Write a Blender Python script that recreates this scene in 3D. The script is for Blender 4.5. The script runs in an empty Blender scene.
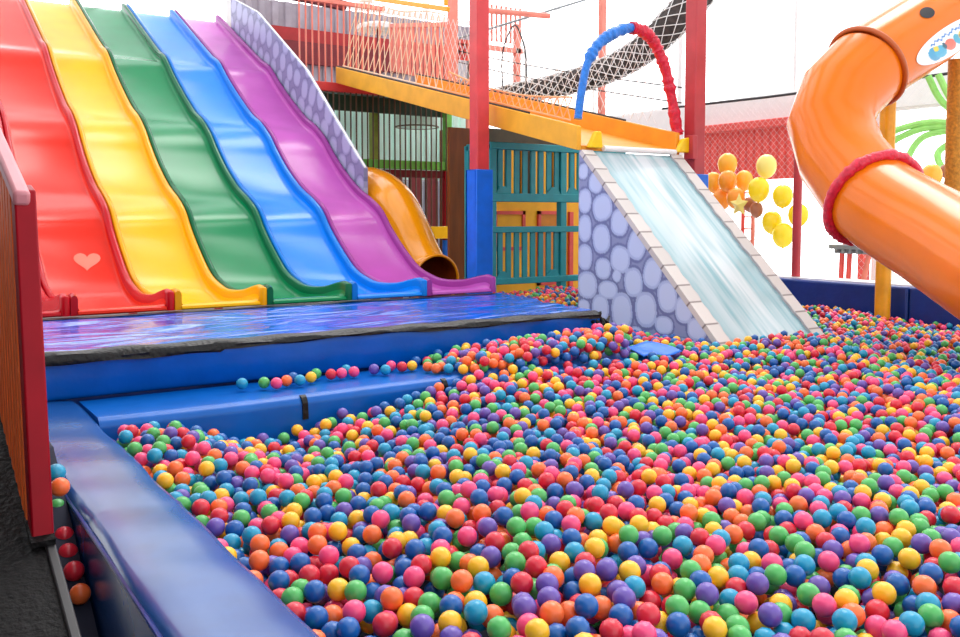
import bpy, bmesh, math, random
import numpy as np
from mathutils import Vector, Matrix
C = bpy.context.scene.collection
rnd = random.Random(7)

# ------------------------------------------------------------------ camera
F_PX, CX, CY, PITCH, CAM_Z = 900.0, 480.0, 270.0, math.radians(3.5), 1.75
YAW = math.atan(600 / 900 * math.cos(PITCH))
_s, _c = math.sin(YAW), math.cos(YAW)
FW = Vector((_s * math.cos(PITCH), _c * math.cos(PITCH), -math.sin(PITCH)))
RT = Vector((_c, -_s, 0)); UP = Vector((_s * math.sin(PITCH), _c * math.sin(PITCH), math.cos(PITCH)))
CAM = Vector((0, 0, CAM_Z))
cam_d = bpy.data.cameras.new('camera'); cam = bpy.data.objects.new('camera', cam_d); C.objects.link(cam)
cam.location = CAM; cam.rotation_euler = (math.pi / 2 - PITCH, 0, -YAW)
cam_d.sensor_width = 36; cam_d.lens = F_PX / 960 * 36; cam_d.shift_y = -(318.5 - CY) / 960
cam_d.clip_end = 200; cam_d.clip_start = 0.02
bpy.context.scene.camera = cam


def at(u, v, x=None, y=None, z=None):
    """the point of a world plane (x, y or z constant) that a direction from the viewpoint meets"""
    r = FW + RT * ((u - CX) / F_PX) + UP * ((CY - v) / F_PX)
    if x is not None: t = x / r.x
    elif y is not None: t = y / r.y
    else: t = (z - CAM_Z) / r.z
    return CAM + r * t


# ------------------------------------------------------------------ materials
def lin(c):
    return tuple(((x / 255) / 12.92 if x / 255 <= 0.04045 else ((x / 255 + 0.055) / 1.055) ** 2.4) for x in c)


MATS = {}


def mat(name, rgb, rough=0.5, coat=0.0, noise=0.0, nscale=8.0, bump=0.0, bscale=20.0, metallic=0.0, stretch=(1, 1, 1), rough_noise=0.0, spec=0.5, attr=None):
    if name in MATS: return MATS[name]
    m = bpy.data.materials.new(name); m.use_nodes = True
    nt = m.node_tree; N = nt.nodes; L = nt.links
    b = N['Principled BSDF']
    col = (*lin(rgb), 1)
    b.inputs['Base Color'].default_value = col
    b.inputs['Roughness'].default_value = rough
    b.inputs['Metallic'].default_value = metallic
    b.inputs['Specular IOR Level'].default_value = spec
    if coat:
        b.inputs['Coat Weight'].default_value = coat; b.inputs['Coat Roughness'].default_value = 0.06
    tc = N.new('ShaderNodeTexCoord'); mp = N.new('ShaderNodeMapping'); mp.inputs['Scale'].default_value = stretch
    L.new(tc.outputs['Object'], mp.inputs['Vector'])
    if attr:
        a = N.new('ShaderNodeAttribute'); a.attribute_name = attr
        L.new(a.outputs['Color'], b.inputs['Base Color'])
    nz = N.new('ShaderNodeTexNoise'); nz.inputs['Scale'].default_value = nscale; nz.inputs['Detail'].default_value = 4
    L.new(mp.outputs['Vector'], nz.inputs['Vector'])
    if noise:
        r = N.new('ShaderNodeValToRGB')
        r.color_ramp.elements[0].position = 0.3; r.color_ramp.elements[1].position = 0.7
        r.color_ramp.elements[0].color = tuple(max(0, c * (1 - noise)) for c in col[:3]) + (1,)
        r.color_ramp.elements[1].color = tuple(min(1, c * (1 + noise)) for c in col[:3]) + (1,)
        L.new(nz.outputs['Fac'], r.inputs['Fac'])
        if not attr: L.new(r.outputs['Color'], b.inputs['Base Color'])
    if rough_noise:
        mr = N.new('ShaderNodeMapRange'); mr.inputs['To Min'].default_value = max(0.02, rough - rough_noise); mr.inputs['To Max'].default_value = rough + rough_noise
        L.new(nz.outputs['Fac'], mr.inputs['Value']); L.new(mr.outputs['Result'], b.inputs['Roughness'])
    if bump:
        n2 = N.new('ShaderNodeTexNoise'); n2.inputs['Scale'].default_value = bscale; n2.inputs['Detail'].default_value = 3
        L.new(mp.outputs['Vector'], n2.inputs['Vector'])
        bp = N.new('ShaderNodeBump'); bp.inputs['Strength'].default_value = bump; bp.inputs['Distance'].default_value = 0.02
        L.new(n2.outputs['Fac'], bp.inputs['Height']); L.new(bp.outputs['Normal'], b.inputs['Normal'])
    MATS[name] = m
    return m


def crease(m, scale, stretch, strength, dist):
    """sharp creases of slack vinyl: ridged noise into the bump"""
    nt = m.node_tree; N = nt.nodes; L = nt.links; b = N['Principled BSDF']
    tc = N.new('ShaderNodeTexCoord'); mp = N.new('ShaderNodeMapping'); mp.inputs['Scale'].default_value = stretch; mp.inputs['Rotation'].default_value = (0, 0, 0.22)
    nz = N.new('ShaderNodeTexNoise'); nz.inputs['Scale'].default_value = scale; nz.inputs['Detail'].default_value = 2.5; nz.inputs['Distortion'].default_value = 0.6
    a = N.new('ShaderNodeMath'); a.operation = 'SUBTRACT'; a.inputs[1].default_value = 0.5
    c = N.new('ShaderNodeMath'); c.operation = 'ABSOLUTE'; d = N.new('ShaderNodeMath'); d.operation = 'POWER'; d.inputs[1].default_value = 0.6
    bp = N.new('ShaderNodeBump'); bp.inputs['Strength'].default_value = strength; bp.inputs['Distance'].default_value = dist
    L.new(tc.outputs['Object'], mp.inputs['Vector']); L.new(mp.outputs['Vector'], nz.inputs['Vector']); L.new(nz.outputs['Fac'], a.inputs[0]); L.new(a.outputs[0], c.inputs[0]); L.new(c.outputs[0], d.inputs[0])
    L.new(d.outputs[0], bp.inputs['Height'])
    if b.inputs['Normal'].links: L.new(b.inputs['Normal'].links[0].from_socket, bp.inputs['Normal'])
    L.new(bp.outputs['Normal'], b.inputs['Normal'])


def glass_mat():
    m = bpy.data.materials.new('window_glass'); m.use_nodes = True
    nt = m.node_tree; N = nt.nodes; L = nt.links
    for n in list(N): N.remove(n)
    o = N.new('ShaderNodeOutputMaterial'); mx = N.new('ShaderNodeMixShader'); t = N.new('ShaderNodeBsdfTransparent'); g = N.new('ShaderNodeBsdfGlossy')
    g.inputs['Roughness'].default_value = 0.02; mx.inputs[0].default_value = 0.06
    L.new(t.outputs[0], mx.inputs[1]); L.new(g.outputs[0], mx.inputs[2]); L.new(mx.outputs[0], o.inputs[0])
    return m


# ------------------------------------------------------------------ mesh builder
class MB:
    def __init__(s): s.v = []; s.f = []; s.m = []

    def add(s, vs, fs, m=0):
        b = len(s.v); s.v += [tuple(p) for p in vs]; s.f += [tuple(b + i for i in f) for f in fs]; s.m += [m] * len(fs); return s

    def box(s, x0, x1, y0, y1, z0, z1, m=0):
        vs = [(x, y, z) for z in (z0, z1) for y in (y0, y1) for x in (x0, x1)]
        return s.add(vs, [(0, 2, 3, 1), (4, 5, 7, 6), (0, 1, 5, 4), (2, 6, 7, 3), (0, 4, 6, 2), (1, 3, 7, 5)], m)

    def bar(s, p, q, w, h, m=0, up=(0, 0, 1)):
        p, q = Vector(p), Vector(q); d = (q - p).normalized(); u = Vector(up)
        if abs(d.dot(u)) > 0.98: u = Vector((0, 1, 0))
        r = d.cross(u).normalized(); u = r.cross(d).normalized()
        vs = [e + r * (a * w / 2) + u * (b * h / 2) for e in (p, q) for a, b in ((-1, -1), (1, -1), (1, 1), (-1, 1))]
        return s.add(vs, [(0, 3, 2, 1), (4, 5, 6, 7), (0, 1, 5, 4), (1, 2, 6, 5), (2, 3, 7, 6), (3, 0, 4, 7)], m)

    def tube(s, pts, r, n=8, m=0, closed=False, caps=True):
        P = [Vector(p) for p in pts]; k = len(P)
        R = r if isinstance(r, (list, tuple)) else [r] * k
        t0 = None; nrm = None; vs = []; fs = []
        for i in range(k):
            a = P[(i - 1) % k] if (closed or i > 0) else P[i]; b = P[(i + 1) % k] if (closed or i < k - 1) else P[i]
            t = (b - a).normalized()
            if nrm is None:
                nrm = t.orthogonal().normalized()
            else:
                ax = t0.cross(t)
                if ax.length > 1e-6:
                    nrm = Matrix.Rotation(t0.angle(t), 3, ax.normalized()) @ nrm
                nrm = (nrm - t * nrm.dot(t)).normalized()
            t0 = t; bn = t.cross(nrm)
            for j in range(n):
                a_ = 2 * math.pi * j / n
                vs.append(P[i] + (nrm * math.cos(a_) + bn * math.sin(a_)) * R[i])
        for i in range(k if closed else k - 1):
            for j in range(n):
                i2 = (i + 1) % k
                fs.append((i * n + j, i * n + (j + 1) % n, i2 * n + (j + 1) % n, i2 * n + j))
        if caps and not closed:
            fs.append(tuple(range(n - 1, -1, -1))); fs.append(tuple((k - 1) * n + j for j in range(n)))
        return s.add(vs, fs, m)

    def prism(s, poly, axis, a, b, m=0):
        n = len(poly)
        def mk(p, t): return {'x': (t, p[0], p[1]), 'y': (p[0], t, p[1]), 'z': (p[0], p[1], t)}[axis]
        vs = [mk(p, a) for p in poly] + [mk(p, b) for p in poly]
        fs = [tuple(range(n - 1, -1, -1)), tuple(range(n, 2 * n))] + [(i, (i + 1) % n, n + (i + 1) % n, n + i) for i in range(n)]
        return s.add(vs, fs, m)

    def grid(s, fn, nu, nv, m=0, wrap_v=False):
        vs = [fn(i / nu, j / nv) for i in range(nu + 1) for j in range(nv + (0 if wrap_v else 1))]
        w = nv if wrap_v else nv + 1
        fs = [(i * w + j, (i + 1) * w + j, (i + 1) * w + (j + 1) % w, i * w + (j + 1) % w) for i in range(nu) for j in range(nv)]
        return s.add(vs, fs, m)

    def ball(s, c, r, nu=16, nv=10, m=0, top=None):
        rx, ry, rz = r if isinstance(r, tuple) else (r, r, r)
        vs = []; fs = []
        for i in range(nv + 1):
            a = math.pi * i / nv
            for j in range(nu):
                b = 2 * math.pi * j / nu; k = 1 if top is None else (1 - top * (1 + math.cos(math.pi - a)) / 2 * 1.0)
                vs.append((c[0] + rx * k * math.sin(a) * math.cos(b), c[1] + ry * k * math.sin(a) * math.sin(b), c[2] + rz * math.cos(a)))
        for i in range(nv):
            for j in range(nu): fs.append((i * nu + j, (i + 1) * nu + j, (i + 1) * nu + (j + 1) % nu, i * nu + (j + 1) % nu))
        return s.add(vs, fs, m)

    def build(s, name, mats, parent=None, smooth=False, bevel=0.0, seg=2, sharp=40, loc=None, weld=True, recalc=True):
        if not isinstance(mats, (list, tuple)): mats = [mats]
        me = bpy.data.meshes.new(name)
        off = Vector(loc) if loc else (parent.matrix_world.translation.copy() if parent else Vector((0, 0, 0)))
        if parent and not loc: off = Vector(parent['_base']) if '_base' in parent else off
        me.from_pydata([tuple(Vector(p) - off) for p in s.v], [], s.f)
        for m in mats: me.materials.append(m)
        me.polygons.foreach_set('material_index', s.m)
        if recalc:
            bm = bmesh.new(); bm.from_mesh(me)
            if weld: bmesh.ops.remove_doubles(bm, verts=bm.verts, dist=1e-5)
            bmesh.ops.recalc_face_normals(bm, faces=bm.faces); bm.to_mesh(me); bm.free()
        if smooth:
            me.polygons.foreach_set('use_smooth', [True] * len(me.polygons))
            me.set_sharp_from_angle(angle=math.radians(sharp))
        o = bpy.data.objects.new(name, me); C.objects.link(o)
        if parent: o.parent = parent
        if loc: o.location = loc
        if bevel:
            bv = o.modifiers.new('bevel', 'BEVEL'); bv.width = bevel; bv.segments = seg; bv.limit_method = 'ANGLE'; bv.angle_limit = math.radians(40)
            bv.harden_normals = False
            me.polygons.foreach_set('use_smooth', [True] * len(me.polygons)); me.set_sharp_from_angle(angle=math.radians(30))
        return o


BASES = {}


def thing(name, loc, label, cat, group=None):
    o = bpy.data.objects.new(name, None); C.objects.link(o); o.location = loc; o.empty_display_size = 0.1
    o['label'] = label; o['category'] = cat
    if group: o['group'] = group
    BASES[o.name] = Vector(loc)
    return o


def part(mb, name, mats, parent, **k):
    """a mesh in world coordinates linked as a child of a thing (an Empty) or of a part"""
    b = BASES.get(parent.name)
    if b is None: b = Vector((0, 0, 0))
    vs = mb.v; mb.v = [tuple(Vector(p) - b) for p in vs]
    o = mb.build(name, mats, None, **k); mb.v = vs
    o.parent = parent; BASES[o.name] = b
    return o


def tag(o, label, cat, group=None, kind=None):
    if label: o['label'] = label
    if cat: o['category'] = cat
    if group: o['group'] = group
    if kind: o['kind'] = kind
    return o


def struct(mb, name, mats, **k):
    o = mb.build(name, mats, None, **k); o['kind'] = 'structure'; BASES[o.name] = Vector((0, 0, 0)); return o


def spline(pts, n):
    """Catmull-Rom through points (tuples of any size), n steps per span"""
    out = []; k = len(pts)
    for i in range(k - 1):
        p0 = pts[max(i - 1, 0)]; p1 = pts[i]; p2 = pts[i + 1]; p3 = pts[min(i + 2, k - 1)]
        for j in range(n):
            t = j / n
            out.append(tuple(0.5 * (2 * b + (c - a) * t + (2 * a - 5 * b + 4 * c - d) * t * t + (3 * b - a - 3 * c + d) * t ** 3) for a, b, c, d in zip(p0, p1, p2, p3)))
    out.append(tuple(pts[-1]))
    return out


def color_attr(o, cols):
    me = o.data; a = me.color_attributes.new('pattern', 'FLOAT_COLOR', 'POINT')
    a.data.foreach_set('color', np.asarray(cols, dtype=np.float32).ravel())


# colours of the play equipment
M_RED = mat('slide_red_gloss', (216, 34, 8), 0.2, spec=0.14, noise=0.06, nscale=3)
M_CRIM = mat('slide_crimson_gloss', (180, 6, 24), 0.2, spec=0.14, noise=0.06, nscale=3)
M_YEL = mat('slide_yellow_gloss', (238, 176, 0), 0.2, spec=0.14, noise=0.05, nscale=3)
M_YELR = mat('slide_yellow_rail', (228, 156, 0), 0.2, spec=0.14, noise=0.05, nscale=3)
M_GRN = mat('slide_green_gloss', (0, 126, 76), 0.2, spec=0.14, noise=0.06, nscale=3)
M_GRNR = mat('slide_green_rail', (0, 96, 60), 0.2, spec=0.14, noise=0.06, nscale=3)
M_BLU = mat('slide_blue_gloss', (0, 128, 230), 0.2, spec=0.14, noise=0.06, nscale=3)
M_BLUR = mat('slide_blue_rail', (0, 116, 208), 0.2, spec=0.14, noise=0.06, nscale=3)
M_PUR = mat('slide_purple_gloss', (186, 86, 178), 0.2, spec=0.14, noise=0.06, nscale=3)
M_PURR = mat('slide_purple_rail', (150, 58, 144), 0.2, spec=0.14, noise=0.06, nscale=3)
M_VINYL = mat('blue_vinyl', (0, 84, 176), 0.25, spec=0.25, noise=0.12, nscale=5, bump=0.25, bscale=6)
M_VINYL_W = mat('blue_vinyl_wrinkled', (4, 90, 200), 0.12, noise=0.12, nscale=4, bump=0.3, bscale=4.0, stretch=(0.7, 3.2, 1.5))
M_VINYL_S = mat('blue_vinyl_step', (0, 92, 180), 0.3, spec=0.3, noise=0.1, nscale=5, bump=0.12, bscale=5)
M_VINYL_B = mat('blue_vinyl_border', (12, 76, 146), 0.25, noise=0.1, nscale=6, bump=0.06, bscale=9, spec=0.75)
crease(M_VINYL_W, 1.5, (0.5, 2.6, 1.4), 0.9, 0.035)
M_VINYL_W.node_tree.nodes['Principled BSDF'].inputs['Specular IOR Level'].default_value = 0.9
M_NAVY = mat('navy_vinyl', (4, 50, 132), 0.35, noise=0.15, nscale=4, bump=0.15)
M_PADBLUE = mat('foam_pad_blue', (0, 108, 226), 0.42, noise=0.12, nscale=6, bump=0.1)
M_TAPE = mat('black_tape', (12, 11, 12), 0.35, spec=0.3, noise=0.4, nscale=30, bump=0.4, bscale=40)
M_POSTRED = mat('post_red', (216, 62, 66), 0.38, noise=0.12, nscale=5)
M_POSTDK = mat('pillar_red', (152, 0, 24), 0.45, noise=0.15, nscale=6, spec=0.2)
M_COLUMN = mat('column_red', (186, 56, 64), 0.4, noise=0.12, nscale=5)
M_RED_GLARE = mat('glare_paled_red', (238, 140, 124), 0.5, noise=0.12, nscale=6)  # red of the far steelwork, daylight glare mixed into the colour as paleness
M_ORANGE_P = mat('orange_brown_panel', (244, 104, 16), 0.5, noise=0.25, nscale=6, stretch=(8, 8, 1))
M_BEAM = mat('bridge_orange_yellow', (246, 176, 40), 0.45, noise=0.12, nscale=4)
M_BEAM_IN = mat('bridge_orange_inner', (236, 154, 30), 0.45, noise=0.12, nscale=4)
M_YBLOCK = mat('yellow_block', (250, 206, 10), 0.4, noise=0.08)
M_TEAL = mat('teal_paint', (18, 150, 162), 0.45, noise=0.12, nscale=6)
M_FACADE = mat('facade_yellow', (252, 178, 30), 0.55, noise=0.12, nscale=4)
M_BROWN = mat('brown_plywood', (134, 70, 16), 0.5, noise=0.25, nscale=3, stretch=(4, 4, 0.6))
M_GREENP = mat('green_paint', (108, 190, 78), 0.45, noise=0.12)
M_OLIVE = mat('olive_paint', (136, 150, 44), 0.5, noise=0.15)
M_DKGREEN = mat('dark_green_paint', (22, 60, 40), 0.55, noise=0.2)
M_BARS = mat('bar_brown', (86, 64, 46), 0.45, noise=0.2)
M_MAROON = mat('maroon_paint', (118, 20, 32), 0.5, noise=0.15)
M_BARP = mat('bar_salmon', (226, 124, 104), 0.4, noise=0.12)
M_CORR = mat('corrugated_pale_green', (232, 252, 244), 0.4, noise=0.1, nscale=4)
M_CORRW = mat('corrugated_white', (222, 224, 230), 0.4, noise=0.1, nscale=4)
for m_ in (M_CORR, M_CORRW):      # translucent fibreglass sheet: daylight comes through it
    nt = m_.node_tree; b_ = nt.nodes['Principled BSDF']; tr = nt.nodes.new('ShaderNodeBsdfTranslucent'); mx = nt.nodes.new('ShaderNodeMixShader'); mx.inputs[0].default_value = 0.6
    tr.inputs['Color'].default_value = b_.inputs['Base Color'].default_value
    nt.links.new(b_.outputs[0], mx.inputs[1]); nt.links.new(tr.outputs[0], mx.inputs[2]); nt.links.new(mx.outputs[0], nt.nodes['Material Output'].inputs[0])
M_CORRG = mat('corrugated_grey', (168, 158, 170), 0.5, noise=0.15, nscale=3)
M_TUBE = mat('tube_orange_gloss', (230, 114, 6), 0.22, coat=0.08, noise=0.06, nscale=2, spec=0.3)
M_TUBES = mat('small_tube_orange', (246, 156, 8), 0.2, coat=0.5, noise=0.05, nscale=3)
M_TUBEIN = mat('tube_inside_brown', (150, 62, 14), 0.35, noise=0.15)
M_FLANGE = mat('flange_brown_orange', (186, 88, 32), 0.4, noise=0.1)
M_REDPAD = mat('red_ruched_vinyl', (214, 30, 62), 0.3, noise=0.2, nscale=25, bump=0.8, bscale=30)
M_BLUPAD = mat('blue_ruched_vinyl', (20, 120, 216), 0.3, noise=0.2, nscale=25, bump=0.8, bscale=30)
M_YPOST = mat('yellow_post', (238, 164, 22), 0.4, noise=0.12)
M_ROUGHPOST = mat('wrapped_post_ochre', (196, 130, 34), 0.7, noise=0.3, nscale=30, bump=0.5, bscale=40)
M_ROPE = mat('net_rope_cream', (244, 214, 180), 0.8, noise=0.1)
M_ROPEO = mat('net_rope_orange', (244, 176, 120), 0.8, noise=0.1)
M_ROPEW = mat('net_rope_white', (232, 232, 232), 0.8, noise=0.05)
M_ROPEG = mat('net_rope_grey', (226, 228, 232), 0.8, noise=0.05)
M_CABLE = mat('black_cable', (40, 36, 40), 0.5, noise=0.1)
M_DKTUBE = mat('dark_tunnel_mesh', (56, 46, 44), 0.6, noise=0.6, nscale=16, bump=0.4)
M_SHUT = mat('shutter_red', (224, 80, 72), 0.45, noise=0.1)
M_SHUTDK = mat('shutter_dark_red', (168, 30, 34), 0.5, noise=0.1)
M_WHITE = mat('white_paint', (240, 240, 240), 0.5, noise=0.03)
M_FLOOR = mat('grey_floor', (206, 204, 200), 0.45, noise=0.06, nscale=2)
M_DARKFOAM = mat('dark_foam', (24, 30, 52), 0.8, noise=0.2)
M_RUBBER = mat('black_rubber_mesh', (9, 7, 8), 0.6, noise=0.6, nscale=45, bump=0.5, bscale=45, spec=0.15)
M_PINKRAIL = mat('pink_handrail', (206, 130, 138), 0.4, noise=0.1)
M_GREENT = mat('lime_tube', (156, 226, 118), 0.45, noise=0.1)
M_STEEL = mat('grey_steel', (130, 134, 138), 0.35, noise=0.1, metallic=0.3)
M_PATTERN = mat('printed_stone_panel', (150, 160, 215), 0.42, attr='pattern')
M_RAMP = mat('ramp_pattern', (200, 225, 230), 0.22, coat=0.3, attr='pattern', rough_noise=0.08)
M_TILE = mat('ramp_edge_tiles', (226, 222, 220), 0.5, attr='pattern')
M_DECAL = mat('decal_pattern', (240, 240, 240), 0.3, attr='pattern')
M_GLASS = glass_mat()
M_BLACK = mat('black_hole', (14, 13, 22), 0.5)

# ------------------------------------------------------------------ the hall
struct(MB().box(-4, 20, -3, 22, -0.1, 0.0), 'floor', M_FLOOR)
w = MB()      # corrugated lower back wall
def corr(mb, x0, x1, y, z0, z1, pitch, amp, m=0, thick=0.05):
    prof = []; x = x0; i = 0
    while x < x1:
        prof += [(x, y - (amp if i % 2 == 0 else 0)), (min(x + pitch * 0.42, x1), y - (amp if i % 2 == 0 else 0))]; x += pitch * 0.5; i += 1
    prof.append((x1, y))
    poly = prof + [(x, yy_ + thick * 0.2) for x, yy_ in reversed(prof)] if thick < 0.02 else prof + [(x1, y + thick), (x0, y + thick)]
    mb.prism(poly, 'z', z0, z1, m)
corr(w, -4, 6.0, 18.0, 0.0, 4.9, 0.28, 0.05); corr(w, 6.0, 12.0, 18.0, 0.0, 6.15, 0.28, 0.05)
struct(w, 'wall_back', M_CORRG)
struct(MB().box(6.0, 12.0, 17.86, 17.94, 5.35, 5.62), 'trim_1', M_SHUTDK)
struct(MB().box(6.0, 12.0, 17.82, 17.94, 4.9, 5.35), 'trim_2', M_MAROON)
n = 1
for x0, x1, zb_ in ((-4, 1, 4.95), (1, 6, 4.95), (6, 9, 6.2), (9, 12, 6.2)):
    m = MB()
    m.box(x0, x1, 17.95, 18.05, zb_, zb_ + 0.1); m.box(x0, x1, 17.95, 18.05, 8.4, 8.5)
    for xx in (x0 + 0.06, (x0 + x1) / 2, x1 - 0.06): m.box(xx - 0.06, xx + 0.06, 17.96, 18.04, zb_ + 0.1, 8.4)
    o = struct(m, 'window_%d' % n, M_WHITE)
    g = part(MB().box(x0, x1, 17.99, 18.0, zb_ + 0.1, 8.4), 'pane', M_GLASS, o); n += 1
# glazed right end of the back wall
m = MB(); m.box(12, 14.4, 17.95, 18.05, 0, 0.3); m.box(12, 14.4, 17.95, 18.05, 8.4, 8.5)
for xx in (12.06, 14.3): m.box(xx - 0.06, xx + 0.06, 17.95, 18.05, 0.3, 8.4)
o = struct(m, 'window_%d' % n, M_WHITE); part(MB().box(12, 14.4, 17.99, 18.0, 0.3, 8.4), 'pane', M_GLASS, o); n += 1
# right wall: lintel over a wide glazed front with the shutter opening
RX = 13.2
w = MB(); w.box(RX, RX + 0.25, 2.0, 18.0, 3.42, 3.85)
for yy in (3.0, 8.4, 12.75, 17.8): w.box(RX, RX + 0.25, yy - 0.12, yy + 0.12, 0, 3.42)
struct(w, 'wall_right', M_WHITE)
for y0, y1, z0, z1 in ((2.0, 7.4, 3.85, 8.4), (7.4, 12.8, 3.85, 8.4), (12.8, 18.0, 3.85, 8.4), (3.12, 8.28, 0.0, 3.42)):
    m = MB(); t = 0.05
    m.box(RX + 0.06, RX + 0.14, y0, y1, z0, z0 + t); m.box(RX + 0.06, RX + 0.14, y0, y1, z1 - t, z1)
    for yy in (y0 + t / 2, (y0 + y1) / 2, y1 - t / 2): m.box(RX + 0.06, RX + 0.14, yy - t / 2, yy + t / 2, z0 + t, z1 - t)
    o = struct(m, 'window_%d' % n, M_WHITE); part(MB().box(RX + 0.095, RX + 0.105, y0, y1, z0 + t, z1 - t), 'pane', M_GLASS, o); n += 1
# ceiling with broad skylight openings
w = MB()
for k in range(7):
    y = -3 + k * 3.6
    w.box(-4, 13.5, y, y + 1.3, 8.5, 8.6)
for xx in (-4, 2, 8, 13.2): w.box(xx, xx + 0.3, -3, 20, 8.42, 8.5)
struct(w, 'ceiling', M_WHITE)

# unseen overhead slab and wall, added to shade the access ramp side
struct(MB().box(-1.25, -1.15, -3, 7.0, 0, 3.2), 'shade_wall_left', mat('grey_wall', (150, 140, 135), 0.6, noise=0.08))
struct(MB().box(-1.15, -0.1, -3, 4.4, 2.75, 2.85), 'shade_slab_left', M_NAVY)
# shutter
t = thing('roller_shutter', (RX - 0.1, 11.2, 2.4), 'red roller shutter half raised in the far doorway behind the balloons', 'shutter')
sh = MB()
ys0, ys1, zt = 8.62, 12.2, 3.3
k = 0; y = ys0
prof = []
while y < ys1:
    prof += [(RX - 0.12, y), (RX - 0.12, y + 0.1), (RX - 0.08, y + 0.12), (RX - 0.08, y + 0.15)]; y += 0.17
poly = prof + [(RX - 0.05, ys1), (RX - 0.05, ys0)]
sh.prism(poly, 'z', 2.38, zt)
part(sh, 'curtain', M_SHUT, t)
part(MB().box(RX - 0.3, RX - 0.02, ys0 - 0.05, ys1 + 0.05, zt - 0.02, zt + 0.12), 'shutter_box', M_SHUT, t, bevel=0.02)
for yy in (ys0 - 0.04, ys1 + 0.04):
    part(MB().box(RX - 0.2, RX - 0.02, yy - 0.05, yy + 0.05, 0.0, zt), 'guide_rail', M_SHUT, t)

# ------------------------------------------------------------------ rainbow slide lanes
RIM = [(7.50, 1.125), (7.58, 1.142), (7.75, 1.118), (8.04, 1.066), (8.43, 1.045), (8.73, 1.083), (9.05, 1.175), (9.4, 1.386), (9.70, 1.61), (9.93, 1.82), (10.19, 1.955), (10.59, 2.116), (11.02, 2.364),
       (11.37, 2.622), (11.62, 2.83), (11.94, 3.02), (12.3, 3.173), (12.85, 3.495), (13.31, 3.80), (13.70, 4.085), (14.06, 4.235), (14.97, 4.70), (15.98, 5.22), (16.2, 5.32)]
prof = spline(RIM, 5)
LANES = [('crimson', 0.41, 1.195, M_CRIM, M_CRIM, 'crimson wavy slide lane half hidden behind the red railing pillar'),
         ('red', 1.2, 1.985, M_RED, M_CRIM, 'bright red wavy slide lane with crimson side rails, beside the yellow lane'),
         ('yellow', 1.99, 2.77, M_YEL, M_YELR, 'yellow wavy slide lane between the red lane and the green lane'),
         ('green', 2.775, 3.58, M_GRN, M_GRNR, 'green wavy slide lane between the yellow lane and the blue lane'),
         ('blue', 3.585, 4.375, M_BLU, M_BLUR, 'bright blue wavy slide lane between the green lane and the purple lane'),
         ('purple', 4.38, 5.18, M_PUR, M_PURR, 'purple wavy slide lane next to the painted pebble side panel')]
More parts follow.
